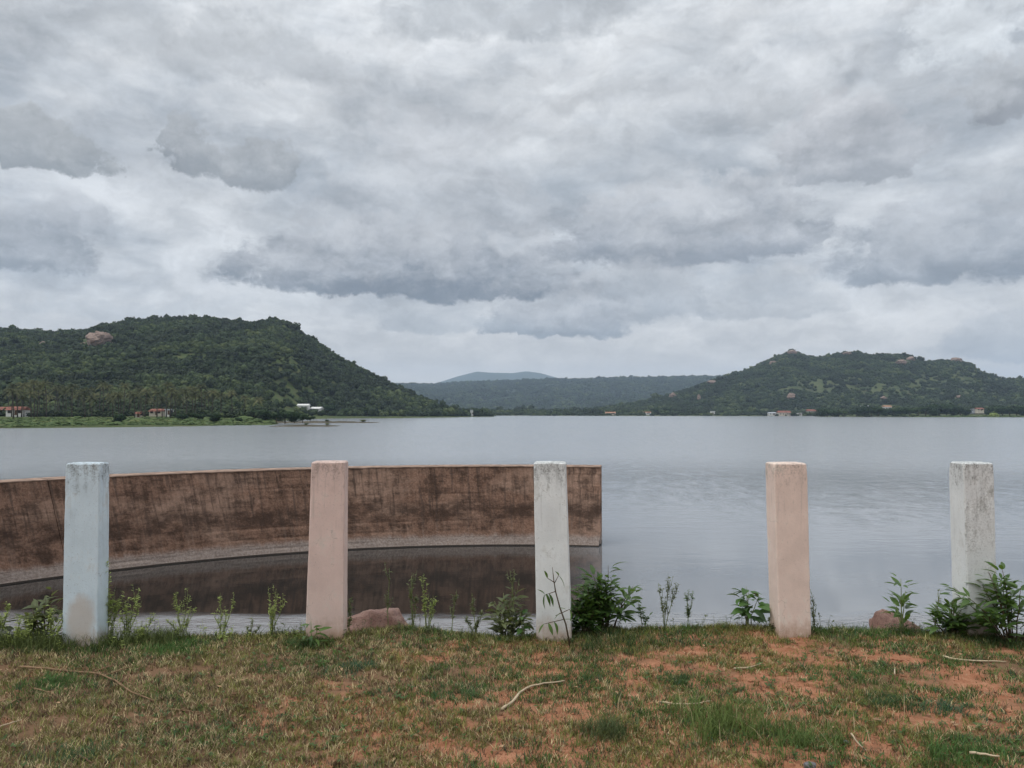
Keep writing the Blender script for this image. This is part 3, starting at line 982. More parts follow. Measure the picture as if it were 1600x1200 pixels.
def forest(name, pts, scl, mat, variants, label):
    """one wood: tree crowns instanced over the given points"""
    me = bpy.data.meshes.new(name)
    me.vertices.add(len(pts))
    me.vertices.foreach_set('co', pts.astype(np.float32).ravel())
    a = me.attributes.new('size', 'FLOAT_VECTOR', 'POINT')
    a.data.foreach_set('vector', scl.astype(np.float32).ravel())
    r = me.attributes.new('turn', 'FLOAT_VECTOR', 'POINT')
    rot = np.zeros((len(pts), 3), np.float32); rot[:, 2] = RNG.random(len(pts)) * 6.283
    rot[:, 0] = RNG.normal(0, 0.12, len(pts)); rot[:, 1] = RNG.normal(0, 0.12, len(pts))
    r.data.foreach_set('vector', rot.ravel())
    k = me.attributes.new('kind_of_tree', 'INT', 'POINT')
    k.data.foreach_set('value', RNG.integers(0, len(variants), len(pts)).astype(np.int32))
    me.materials.append(mat)
    o = link(bpy.data.objects.new(name, me))
    ng = bpy.data.node_groups.new(name, 'GeometryNodeTree')
    ng.interface.new_socket('Geometry', in_out='INPUT', socket_type='NodeSocketGeometry')
    ng.interface.new_socket('Geometry', in_out='OUTPUT', socket_type='NodeSocketGeometry')
    gi, go = ng.nodes.new('NodeGroupInput'), ng.nodes.new('NodeGroupOutput')
    iop = ng.nodes.new('GeometryNodeInstanceOnPoints')
    geo = ng.nodes.new('GeometryNodeGeometryToInstance')
    for v in reversed(variants):
        oi = ng.nodes.new('GeometryNodeObjectInfo')
        oi.inputs['Object'].default_value = v
        ng.links.new(oi.outputs['Geometry'], geo.inputs[0])
    def attr(nm, t):
        nd = ng.nodes.new('GeometryNodeInputNamedAttribute')
        nd.data_type = t
        nd.inputs[0].default_value = nm
        return nd.outputs[0]
    iop.inputs['Pick Instance'].default_value = True
    ng.links.new(gi.outputs[0], iop.inputs['Points'])
    ng.links.new(geo.outputs[0], iop.inputs['Instance'])
    ng.links.new(attr('kind_of_tree', 'INT'), iop.inputs['Instance Index'])
    e2r = ng.nodes.new('FunctionNodeEulerToRotation')
    ng.links.new(attr('turn', 'FLOAT_VECTOR'), e2r.inputs[0])
    ng.links.new(e2r.outputs[0], iop.inputs['Rotation'])
    ng.links.new(attr('size', 'FLOAT_VECTOR'), iop.inputs['Scale'])
    ng.links.new(iop.outputs[0], go.inputs[0])
    md = o.modifiers.new('trees', 'NODES')
    md.node_group = ng
    tag(o, label, 'forest', None, 'stuff')
    return o


CROWNS = [bpy.data.objects.new('tree_crown', crown_mesh('tree_crown', M['crown'], s)) for s in range(5)]


def project(P):
    d = P[:, 1] * math.cos(PITCH) + (P[:, 2] - CAMZ) * math.sin(PITCH)
    v = -P[:, 1] * math.sin(PITCH) + (P[:, 2] - CAMZ) * math.cos(PITCH)
    return 800 + F * P[:, 0] / d, 600 - F * v / d


def clear_mask(P, ells, rag=1.0):
    """keep = False inside ragged clearings given by picture ellipses on the slope"""
    px, py = project(P)
    keep = np.ones(len(P), bool)
    for x0, y0, rx, ry, thin in ells:
        q = ((px - x0) / rx) ** 2 + ((py - y0) / ry) ** 2 + (fbm(P[:, 0] / 25 + 90, P[:, 1] / 25 + 90, 3) - 0.5) * 2 * rag
        keep &= ~((q < 1) & (RNG.random(len(P)) < thin))
    return keep


def wood(land, n, kmin, kmax, rad, sink, clearings, name, label):
    P, K = land.sample(n, kmin, kmax, RNG)
    dens = fbm(P[:, 0] / 45 + 7, P[:, 1] / 45 + 7, 3)
    keep = (RNG.random(len(P)) < np.clip((dens - 0.18) * 4.2, 0.15, 1)) & clear_mask(P, clearings)
    P = P[keep]
    s = RNG.lognormal(0, 0.28, len(P)) * rad
    S = np.stack([s * RNG.uniform(0.85, 1.2, len(P)), s * RNG.uniform(0.85, 1.2, len(P)), s * RNG.uniform(0.75, 1.25, len(P))], -1)
    P = P.copy(); P[:, 2] += S[:, 2] * sink
    forest(name, P, S, M['crown'], CROWNS, label)


wood(left_hill, 26000, 0.0, 1.06, 4.1, 0.45,
     [(445, 575, 40, 14, 0.35), (560, 600, 60, 10, 0.35), (440, 600, 50, 10, 0.45), (630, 617, 26, 5, 0.7), (150, 533, 26, 11, 1.0), (60, 539, 8, 5, 1.0), (110, 569, 8, 4, 1.0), (360, 605, 18, 4, 0.7), (290, 505, 16, 4, 0.5), (474, 640, 30, 6, 0.9)],
     'forest', 'dense dark green forest covering the big hill at left')
wood(right_hill, 34000, -0.55, 1.05, 4.9, 0.42,
     [(1275, 605, 34, 13, 0.7), (1230, 614, 30, 9, 0.6), (1390, 612, 66, 13, 0.68), (1460, 597, 28, 13, 0.7), (1530, 588, 46, 15, 0.85), (1560, 612, 60, 8, 0.6), (1160, 605, 40, 8, 0.55), (1110, 597, 16, 7, 0.6), (1480, 615, 50, 8, 0.45), (1410, 567, 24, 6, 0.95), (1490, 567, 14, 8, 0.6), (1238, 645, 52, 5, 0.85), (980, 645, 40, 4, 0.8), (1388, 637, 14, 5, 1.0), (1352, 634, 12, 4, 1.0)],
     'forest', 'bluish green forest on the rocky hill at right')
wood(ridge, 30000, 0.02, 1.04, 11.0, 0.3, [], 'forest', 'hazy blue forest on the long low ridge in the middle distance')

def undergrowth():
    rng = np.random.default_rng(8)
    n = 900
    px = rng.uniform(-60, 440, n); D = rng.uniform(345, 440, n)
    s_ = rng.lognormal(0, 0.3, n) * 2.0
    k = ~((px > 8) & (px < 40) & (D < 352)) & ~((px > 205) & (px < 270) & (D < 380))
    px, D, s_ = px[k], D[k], s_[k]
    P = np.array([((a - 800) / F * d, d, left_hill.z_at(a, d)) for a, d in zip(px, D)])
    P[:, 2] += s_ * 0.5
    forest('undergrowth', P, np.stack([s_ * 1.2, s_ * 1.2, s_], -1), M['crown'], CROWNS, 'dark undergrowth beneath the palms on the left shore')
    # rough growth on the meadows by the water
    n = 1500
    px = rng.uniform(-60, 430, n); D = 222 + (px / 430) * 55 + rng.uniform(0, 1, n) ** 1.5 * 90
    P = np.array([((a - 800) / F * d, d, left_hill.z_at(a, d)) for a, d in zip(px, D)])
    s_ = rng.lognormal(0, 0.4, n) * 0.55
    forest('meadow_growth', P, np.stack([s_ * 2.2, s_ * 2.2, s_], -1), M['meadow'], MEADOW, 'rough green growth on the left shore meadow')
    n = 900
    px = rng.uniform(1420, 1760, n)
    D = np.interp(px, right_hill.px, right_hill.D[0]) + 3 + rng.random(n) * 60
    P = np.array([((a - 800) / F * d, d, right_hill.z_at(a, d)) for a, d in zip(px, D)])
    s_ = rng.lognormal(0, 0.3, n) * 0.8
    forest('meadow_growth', P, np.stack([s_ * 4, s_ * 4, s_], -1), M['meadow'], MEADOW, 'bright green growth on the low meadow at far right')
    n = 2600
    px = rng.uniform(745, 2000, n); t = rng.random(n)
    P = np.array([((a - 800) / F * d, d, right_hill.z_at(a, d)) for a, d in zip(px, np.interp(px, right_hill.px, right_hill.D[0]) + 6 + 260 * t)])
    k = (px < 1275) | ((rng.random(n) < 0.25) & (px < 1430))
    P = P[k]
    s_ = rng.lognormal(0, 0.35, len(P)) * 2.6
    P[:, 2] += s_ * 0.4
    forest('shore_scrub', P, np.stack([s_ * 1.4, s_ * 1.4, s_], -1), M['crown'], CROWNS, 'low green trees and scrub along the middle far shore')


MEADOW = [bpy.data.objects.new('meadow_clump', crown_mesh('meadow_clump', M['meadow'], 70 + s, 60)) for s in range(2)]
undergrowth()

# haze: far hills fade to blue
def haze():
    mb = MB()
    mb.box(-13000, 13000, -3100, 15500, -1.6, 900)
    m = bpy.data.materials.new("haze")
    m.use_nodes = True
    T = NT(m.node_tree)
    out = T.n('ShaderNodeOutputMaterial')
    v = T.n('ShaderNodeVolumePrincipled')
    v.inputs['Color'].default_value = (0.62, 0.775, 1.0, 1)
    v.inputs['Density'].default_value = 7.5e-5
    v.inputs['Anisotropy'].default_value = 0.2
    T.t.links.new(v.outputs[0], out.inputs['Volume'])
    o = mb.build('haze', m)
    tag(o, kind='stuff')


haze()

# ------------------------------------------------------------------ things on the far shores
def surf(land, px, py):
    """where the sight line through a picture point meets the slope"""
    j = int(np.clip(np.searchsorted(land.px, px), 0, len(land.px) - 1))
    P = np.stack([land.X[:, j], land.D[:, j], land.Z[:, j]], -1)
    _, yy = project(P)
    best = None
    run = 1e9
    for k in range(len(yy) - 1):
        if yy[k] >= py > yy[k + 1] and yy[k] <= run + 1e-6:
            f = (yy[k] - py) / max(1e-6, yy[k] - yy[k + 1])
            best = P[k] * (1 - f) + P[k + 1] * f
            break
        run = min(run, yy[k])
    if best is None:
        best = P[int(np.argmin(np.abs(yy - py)))]
    return Vector(best)


def frond_verts(mb, base, az, el, L, droop, rng):
    pts = []
    n = 9
    d = Vector((math.cos(az), math.sin(az), 0))
    for i in range(n):
        t = i / (n - 1)
        pts.append(base + d * (L * t * math.cos(el) * (1 - 0.18 * t)) + Vector((0, 0, L * (t * math.sin(el) - droop * t * t))))
    side = Vector((-d.y, d.x, 0))
    for i in range(n - 1):
        t = (i + 0.5) / (n - 1)
        w = L * 0.20 * (math.sin(math.pi * min(1, t * 0.9 + 0.12))) ** 0.7
        for s in (-1, 1):
            for q in range(2):
                a = pts[i].lerp(pts[i + 1], q * 0.5)
                b = pts[i].lerp(pts[i + 1], q * 0.5 + 0.36)
                tip = (a + b) / 2 + side * s * w * rng.uniform(0.85, 1.1) + d * w * 0.35 + Vector((0, 0, -w * rng.uniform(0.45, 0.8)))
                mb.add([a, b, tip], [(0, 1, 2)])
    mb.tube([pts[0], pts[3], pts[6]], [0.06, 0.045, 0.02], 3)


def palm_meshes(seed):
    rng = random.Random(seed)
    H = 1.0
    tr = MB()
    bend = rng.uniform(-0.6, 0.6)
    top = 10.0
    pts = [Vector((bend * (t * t) * 1.2, bend * 0.4 * t, top * t - 0.4 * (t == 0))) for t in (0, 0.2, 0.45, 0.7, 1.0)]
    tr.tube(pts, [0.30, 0.21, 0.17, 0.15, 0.17], 7)
    cr = MB()
    n = 19
    for i in range(n):
        az = i * 2.399 + rng.uniform(-0.2, 0.2)
        lvl = i / n
        frond_verts(cr, pts[-1] + Vector((0, 0, 0.1)), az, R(68 - 95 * lvl + rng.uniform(-8, 8)), rng.uniform(4.3, 5.5), 0.42 + 0.25 * (1 - lvl), rng)
    nuts = MB()
    return tr.mesh('trunk', M['bark'], True), cr.mesh('crown', M['palm'])


PALMS = [palm_meshes(s) for s in range(4)]


def palm(px, D, h, label, group):
    k = random.randrange(len(PALMS))
    x = (px - 800) / F * D
    o = empty('palm_tree', (x, D, left_hill.z_at(px, D) - 0.1), random.uniform(0, 6.28))
    s = h / 10.0
    tag(o, label, 'palm tree', group)
    for nm, me in zip(('trunk', 'crown'), PALMS[k]):
        c = link(bpy.data.objects.new(nm, me), o)
        c.scale = (min(s, 1.15), min(s, 1.15), s) if nm == 'trunk' else (1, 1, 1)
        if nm == 'crown':
            c.location = (0, 0, 10.0 * s - 10.0)
            c.location.x = PALMS[k][0].vertices[-1].co.x * (min(s, 1.15) - 1)
    return o


GROVE = 'coconut palms of the grove on the left shore'
_r = random.Random(21)
for i in range(64):
    px = 14 + 322 * (i + _r.uniform(-0.4, 0.4)) / 64
    palm(px, _r.uniform(318, 430), _r.uniform(8.0, 15.5), 'coconut palm in the dense grove at the foot of the left hill', GROVE)
for px, D, h, lab in ((346, 350, 10.5, 'leftmost of the loose coconut palms at the right end of the grove'), (363, 380, 12.0, 'tallest of the loose coconut palms at the right end of the grove'),
                      (381, 400, 10.0, 'coconut palm just right of the tallest loose palm at the end of the grove'), (405, 380, 9.0, 'shortest and rightmost coconut palm, near the dark trees of the shore point')):
    palm(px, D, h, lab, 'coconut palms right of the grove')
palm(88 / 4, 300, 11.0, 'slender coconut palm in front of the white farmhouse with a red roof', None)


def tree_set(seed, mat):
    rng = random.Random(seed)
    tr = MB()
    top = 0.62
    tr.tube([(0, 0, -0.05), (0.01, 0.01, 0.2), (0.03, -0.01, 0.42), (0.02, 0, top)], [0.045, 0.035, 0.028, 0.015], 6)
    for k in range(4):
        a = k * 1.7 + rng.random()
        tr.tube([(0.02, 0, 0.30 + 0.05 * k), (0.14 * math.cos(a), 0.14 * math.sin(a), 0.46 + 0.05 * k), (0.27 * math.cos(a), 0.27 * math.sin(a), 0.58 + 0.04 * k)], [0.02, 0.014, 0.006], 5)
    cm = crown_mesh('crown', mat, seed + 50, 420, 0.85)
    return tr.mesh('trunk', M['stem'], True), cm


TREES = [tree_set(s, M['crown_dark']) for s in range(4)]


def shore_tree(land, px, D, h, label, group=None, wide=1.0, name='tree', cat='tree', low=0.58, mesh=None):
    k = random.randrange(len(TREES))
    z = land.z_at(px, D)
    o = empty(name, ((px - 800) / F * D, D, z - 0.1), random.uniform(0, 6.28))
    tag(o, label, cat, group)
    t = link(bpy.data.objects.new('trunk', TREES[k][0]), o)
    t.scale = (h, h, h)
    c = link(bpy.data.objects.new('crown', TREES[k][1]), o)
    c.scale = (h * 0.46 * wide, h * 0.46 * wide, h * 0.46)
    c.location = (0, 0, h * low)
    return o


# left shore: bushes on the meadow, the dark clump at its point, trees by the white buildings
for px, D, h, lab in ((186, 262, 4.6, 'dark round bush at the water edge of the left meadow below the palms'),
                      (286, 300, 4.4, 'small green bush on the meadow, left of two others below the red roof'),
                      (310, 296, 4.8, 'small green bush on the meadow, middle one of three below the palms'),
                      (337, 290, 5.0, 'rounded green bush on the meadow, right of two smaller bushes'),
                      (374, 296, 2.6, 'low pale green scrub on the meadow near the end of the grove')):
    shore_tree(left_hill, px, D, h, lab, None, 1.25, 'bush', 'bush', 0.42)
for px, D, h, lab in ((432, 302, 5.6, 'dark green tree at the left of the clump on the shore point'),
                      (446, 306, 6.8, 'tallest dark tree in the clump on the left shore point'),
                      (460, 312, 5.8, 'broad dark tree in the middle of the clump on the shore point'),
                      (473, 318, 4.6, 'low dark tree next to the right end of the clump on the shore point'),
                      (485, 322, 3.4, 'lowest dark tree at the right end of the clump on the shore point'),
                      (416, 330, 6.2, 'dark tree between the last palms and the shore point clump'),
                      (398, 360, 6.0, 'dark tree behind the right end of the palm grove')):
    o = shore_tree(left_hill, px, D, h, lab, None, 1.35, 'tree', 'tree', 0.48)
    o.location.z = max(o.location.z, 0.5)
for px, D, h, lab in ((516, 655, 12, 'round dark tree right of the white buildings below the hill'),
                      (538, 660, 8, 'small tree second from the white buildings on the far left shore'),
                      (574, 668, 9, 'dark tree on the left far shore midway between the buildings and the point'),
                      (726, 850, 9, 'dark tree left of the little white house on the far point'),
                      (745, 862, 10, 'dark tree right of the little white house on the far point')):
    shore_tree(left_hill, px, D, h, lab, None, 1.1)
# right shore
def right_clump(px):
    """which clump of the right far shore a tree belongs to"""
    if px < 1325: return 'dark tree in the clump right beside the hamlet on the right far shore', 'dark clump beside the hamlet'
    if px < 1425: return 'dark tree in the long row between the shore clump and the tall trees at right', 'row of dark shore trees'
    if px < 1515: return 'tall dark tree in the highest clump of the right far shore', 'highest clump of shore trees'
    return 'dark tree in the clump at the far right end of the bright meadow', 'dark clump at the right end of the meadow'


for px, D, h in ((1284, 850, 13), (1292, 858, 14), (1301, 852, 11), (1310, 860, 10), (1318, 850, 9), (1338, 845, 13), (1350, 842, 15), (1361, 850, 15), (1372, 846, 13), (1384, 840, 11),
                 (1396, 842, 12), (1409, 838, 13), (1421, 836, 13), (1434, 838, 14), (1446, 830, 16), (1457, 828, 17), (1467, 832, 18), (1478, 834, 17), (1489, 838, 16), (1500, 842, 13),
                 (1510, 846, 10), (1548, 830, 13), (1556, 826, 15), (1566, 822, 15), (1577, 820, 14), (1588, 818, 14), (1599, 815, 14), (1610, 815, 14)):
    shore_tree(right_hill, px, D, h, *right_clump(px), 1.2, low=0.5)
shore_tree(right_hill, 1552, 790, 7, 'small yellow green tree on the bright meadow at far right', None, 1.2)
bpy.data.objects[[o.name for o in COL.objects if o.get('label', '').startswith('small yellow')][0]].children[1].data = crown_mesh('crown', M['leaf_pale'], 90, 300)
for px, D, h, lab in ((1026, 1200, 13, 'single dark tree between two low houses on the middle far shore'),
                      (1040, 1190, 14, 'broad dark tree right of the second low house on the middle far shore')):
    shore_tree(right_hill, px, D, h, lab, None, 1.2)


def house(land, px, pyb, D, w, h, d, wall, roof, roof_h, label, rz=0.0, windows=3, cat='house', name='house', overhang=0.5, group=None):
    """house: walls, pitched or flat roof, door and windows on the lake side"""
    x = (px - 800) / F * D
    z = CAMZ - (pyb - HORIZON) / F * D
    o = empty(name, (x, D, z), rz)
    tag(o, label, cat, group)
    b = MB(); b.box(-w / 2, w / 2, 0, d, -3.0, h); b.build('wall', wall, o)
    r = MB()
    if roof_h > 0.5:
        e = overhang
        r.add([(-w / 2 - e, -e, h + 0.003), (w / 2 + e, -e, h + 0.003), (w / 2 + e, d + e, h + 0.003), (-w / 2 - e, d + e, h + 0.003),
               (-w / 2 - e, d / 2, h + roof_h), (w / 2 + e, d / 2, h + roof_h)],
              [(0, 1, 5, 4), (2, 3, 4, 5), (1, 2, 5), (3, 0, 4), (3, 2, 1, 0)])
    else:
        r.box(-w / 2 - 0.25, w / 2 + 0.25, -0.25, d + 0.25, h + 0.003, h + 0.25)
        r.box(-w / 2 - 0.25, w / 2 + 0.25, -0.25, -0.1, h + 0.26, h + 0.6)
    r.build('roof', roof, o)
    dm = MB(); dm.box(w * 0.08 - 0.5, w * 0.08 + 0.5, -0.05, 0.06, 0.0, 2.1); dm.build('door', M['wood'], o)
    for k in range(windows):
        cx = -w / 2 + w * (k + 0.7) / (windows + 0.4)
        if abs(cx - w * 0.08) < 1.2:
            cx += 1.6
        f = MB()
        f.box(cx - 0.75, cx + 0.75, -0.06, 0.05, 0.85, 0.95); f.box(cx - 0.75, cx + 0.75, -0.06, 0.05, 2.15, 2.25)
        f.box(cx - 0.75, cx - 0.65, -0.06, 0.05, 0.953, 2.147); f.box(cx + 0.65, cx + 0.75, -0.06, 0.05, 0.953, 2.147)
        fo = f.build('window', M['wood'], o)
        g = MB(); g.box(cx - 0.648, cx + 0.648, -0.03, 0.04, 0.953, 2.147); g.build('pane', M['glass'], fo)
    return o


house(left_hill, 23, 648.5, 345, 7.4, 2.3, 6, M['white'], M['tile'], 1.6, 'white farmhouse with red tiled roof and dark windows at far left', 0.08)
house(left_hill, 3, 647, 365, 5.5, 2.0, 6, M['cream'], M['tile'], 1.5, 'small red roofed outhouse behind the white farmhouse at the left edge', 0.0, 2)
house(left_hill, 243, 648.5, 372, 6.4, 1.8, 6, M['cream'], M['tile'], 1.3, 'long low house with red roof half hidden among the palms', -0.1, 3)
house(left_hill, 263, 648, 368, 2.8, 2.2, 3, M['white'], M['sheet'], 0, 'little white shed right of the long red roofed house in the palms', 0, 1, 'shed', 'shed')
house(left_hill, 216, 652, 330, 2.0, 1.5, 3, M['cream'], M['tile'], 0.9, 'tiny red hut at the foot of the palms left of the long house', 0.2, 1, 'hut', 'hut')
house(left_hill, 439, 638, 640, 6, 3.2, 6, M['white'], M['sheet'], 0, 'leftmost flat white block of the building group below the left hill', 0, 2, 'building', 'building')
house(left_hill, 454, 639, 640, 8, 3.0, 7, M['white'], M['sheet'], 0, 'long low white block second from left in the group below the hill', 0, 3, 'building', 'building')
house(left_hill, 473, 642, 640, 9, 4.6, 8, M['white'], M['white'], 1.4, 'tallest white house in the group with a low gabled roof', 0.05, 3, 'building', 'building')
house(left_hill, 492, 644, 645, 9, 3.0, 8, M['white'], M['white'], 1.5, 'white gabled house at the right end of the building group', -0.25, 3, 'building', 'building')
house(left_hill, 421, 637.5, 640, 6, 2.6, 6, M['white'], M['sheet'], 0, 'small white block half hidden by trees left of the building group', 0, 2, 'building', 'building')
house(left_hill, 735, 648, 862, 6, 5.0, 6, M['white'], M['sheet'], 0, 'little square white house on the far point between two trees', 0, 2)
house(right_hill, 954, 648, 1150, 15, 2.6, 8, M['cream'], M['orange_tile'], 1.8, 'long low house with orange roof on the middle far shore', 0, 4)
house(right_hill, 1011, 647, 1170, 12, 2.4, 7, M['white'], M['orange_tile'], 1.2, 'low pale house left of the broad dark tree on the middle far shore', 0, 3)
house(right_hill, 1114, 647, 1120, 6, 4.0, 6, M['white'], M['sheet'], 0, 'small white house alone at the foot of the right hill', 0, 2)
house(right_hill, 1207, 648.5, 1060, 10, 2.6, 8, M['white'], M['sheet'], 1.4, 'white house with grey roof left of the biggest orange roof', 0, 3)
house(right_hill, 1226, 648.5, 1055, 17, 3.4, 9, M['cream'], M['tile'], 2.6, 'biggest orange roofed house in the hamlet on the right shore', 0, 4)
house(right_hill, 1250, 648.5, 1060, 6, 2.6, 6, M['white'], M['sheet'], 0, 'small flat white house right of the biggest orange roof', 0, 2)
house(right_hill, 1270, 645.5, 1090, 15, 3.0, 8, M['cream'], M['tile'], 2.4, 'red roofed house next to the dark shore trees in the hamlet', 0, 4)
house(right_hill, 1352, 637, 1010, 9, 2.4, 6, M['white'], M['sheet'], 0, 'flat white house showing above the shore trees at right', 0, 3)
house(right_hill, 1388, 640, 960, 9, 3.6, 7, M['white'], M['orange_tile'], 1.8, 'white house with small orange roof behind the shore trees at right', 0.1, 3)
house(right_hill, 1532, 642, 900, 8, 2.2, 7, M['cream'], M['tile'], 1.6, 'house with red roof at the edge of the bright meadow at far right', 0, 3)
house(right_hill, 1523, 642, 905, 5, 2.2, 6, M['sheet'], M['sheet'], 0, 'blue grey shed beside the red roofed house at far right', 0, 1, 'shed', 'shed')


def rock_mesh(name, mat, seed, sub=4, amp=0.35, fr=1.3, lobes=None, crack=0.0):
    bm = bmesh.new()
    bmesh.ops.create_icosphere(bm, subdivisions=sub, radius=1.0)
    off = Vector((seed * 3.1, seed * 1.7, seed * 2.3))
    rr = random.Random(seed)
    cuts = []
    for _ in range(11):
        nn_ = Vector((rr.gauss(0, 1), rr.gauss(0, 1), rr.gauss(0, 0.8))).normalized()
        cuts.append((nn_, rr.uniform(0.62, 0.88)))
    for v in bm.verts:
        p = v.co.copy()
        n = mnoise.fractal(p * fr + off, 0.9, 2.0, 5) * amp
        cell = mnoise.voronoi(p * 1.6 + off)[0]
        n += (cell[1] - cell[0]) * 0.16 - 0.05
        q = p * (1 + n)
        for nn_, dd_ in cuts:
            e = q.dot(nn_) - dd_
            if e > 0:
                q -= nn_ * e * 0.88
        v.co = q
        if crack:
            g = abs(v.co.z - 0.12 - 0.15 * mnoise.noise(v.co * 1.5 + off))
            if g < 0.07:
                v.co *= 1 - crack * (1 - g / 0.07)
    me = bpy.data.meshes.new(name)
    bm.to_mesh(me); bm.free()
    me.materials.append(mat)
    me.polygons.foreach_set('use_smooth', [sub > 3] * len(me.polygons))
    return me


def hill_rock(land, px, py, wpx, hpx, label, seed, lift=0.45, depth=0.8):
    p = surf(land, px, py)
    m = p.y / F
    o = link(bpy.data.objects.new('rock_outcrop', rock_mesh('rock_outcrop', M['cliff'], seed, 5, 0.42, 1.5, crack=0.14)))
    o.location = (p.x, p.y, p.z + hpx * m * lift)
    o.scale = (wpx * m / 2.0, wpx * m / 2 * depth, hpx * m / 1.7)
    return tag(o, label, 'rock')


hill_rock(left_hill, 152, 545, 42, 26, 'largest bare reddish rock dome on the left hill', 2)
hill_rock(left_hill, 128, 545, 16, 11, 'low reddish rock against the left foot of the largest dome', 5)
hill_rock(left_hill, 61, 543, 12, 9, 'small reddish rock on the slope left of the big dome', 7)
hill_rock(left_hill, 110, 572, 14, 6, 'flat pale rock lower on the left hill below the big dome', 9)
hill_rock(left_hill, 90, 582, 7, 4, 'tiny pale rock lowest of those on the left hill', 12)
hill_rock(left_hill, 312, 528, 9, 7, 'small grey rock high on the left hill below the crest', 14)
hill_rock(right_hill, 1408, 571, 20, 9, 'wide reddish cliff just below the middle crest of the right hill', 4)
hill_rock(right_hill, 1422, 564, 16, 7, 'smaller rock right above the reddish cliff on the right hill', 6)
hill_rock(right_hill, 1493, 568, 18, 10, 'reddish rock just under the rightmost crest of the right hill', 8)
hill_rock(right_hill, 1234, 624, 15, 10, 'rounded boulder low on the right hill above the hamlet', 11)
hill_rock(right_hill, 1092, 627, 7, 10, 'upright pale rock at the left foot of the right hill', 13)
hill_rock(right_hill, 1050, 623, 14, 9, 'pale rocks on the low left spur of the right hill', 15)
hill_rock(right_hill, 1208, 571, 12, 7, 'pale rock left of the first peak of the right hill', 17)
hill_rock(right_hill, 1240, 554, 14, 7, 'bare rock on the first and highest peak of the right hill', 19)
hill_rock(right_hill, 1322, 556, 16, 7, 'grey rock face below the second peak of the right hill', 21)
hill_rock(right_hill, 1112, 600, 18, 6, 'pale rock ledge where the right hill begins to rise', 23)
hill_rock(right_hill, 1378, 624, 10, 5, 'pale boulder among the low clearings of the right hill', 25)
hill_rock(right_hill, 1500, 622, 12, 5, 'pale boulder low on the right end of the right hill', 27)


def islet(px0, px1, D, hgt, label_bush, n, seed):
    rng = random.Random(seed)
    x0, x1 = (px0 - 800) / F * D, (px1 - 800) / F * D
    nx, ny = 60, 14
    xs = np.linspace(x0, x1, nx); ys = np.linspace(D - 9, D + 14, ny)
    X, Y = np.meshgrid(xs, ys)
    e = np.clip(1 - ((X - (x0 + x1) / 2) / ((x1 - x0) / 2)) ** 2, 0, 1) ** 0.6 * np.clip(1 - ((Y - D - 2) / 11) ** 2, 0, 1) ** 0.7
    Z = e * hgt * (0.5 + fbm(X / 6 + seed, Y / 6, 3)) - 0.12
    V = np.stack([X, Y, Z], -1).reshape(-1, 3)
    tag(link(bpy.data.objects.new('islet', np_mesh('islet', V, grid_faces(ny, nx), M['mud'], True))), kind='structure')
    return x0, x1


islet(424, 530, 254, 0.55, None, 0, 3)
islet(395, 592, 345, 0.75, None, 0, 9)


def scrub(px, D, h, z, label, wide=1.6, mat=None):
    k = random.randrange(4)
    o = empty('bush', ((px - 800) / F * D, D, z), random.uniform(0, 6))
    tag(o, label, 'bush')
    st = MB(); st.tube([(0, 0, -0.2), (0.05, 0, h * 0.5)], [0.06, 0.03], 5); st.build('stem', M['stem'], o)
    c = link(bpy.data.objects.new('crown', TREES[k][1] if mat is None else crown_mesh('crown', mat, int(px), 300)), o)
    c.scale = (h * 0.5 * wide, h * 0.5 * wide, h * 0.5)
    c.location = (0, 0, h * 0.42)


scrub(479, 255, 0.9, 0.35, 'low dark scrub in the middle of the nearer mud islet')
scrub(512, 255, 1.2, 0.25, 'yellowish scrub at the right end of the nearer mud islet', 1.4, M['leaf_dull'])
scrub(568, 346, 1.5, 0.3, 'straw coloured scrub near the tip of the farther mud spit', 2.2, M['leaf_dull'])
scrub(512, 346, 1.4, 0.4, 'small green scrub in the middle of the farther mud spit', 1.5)

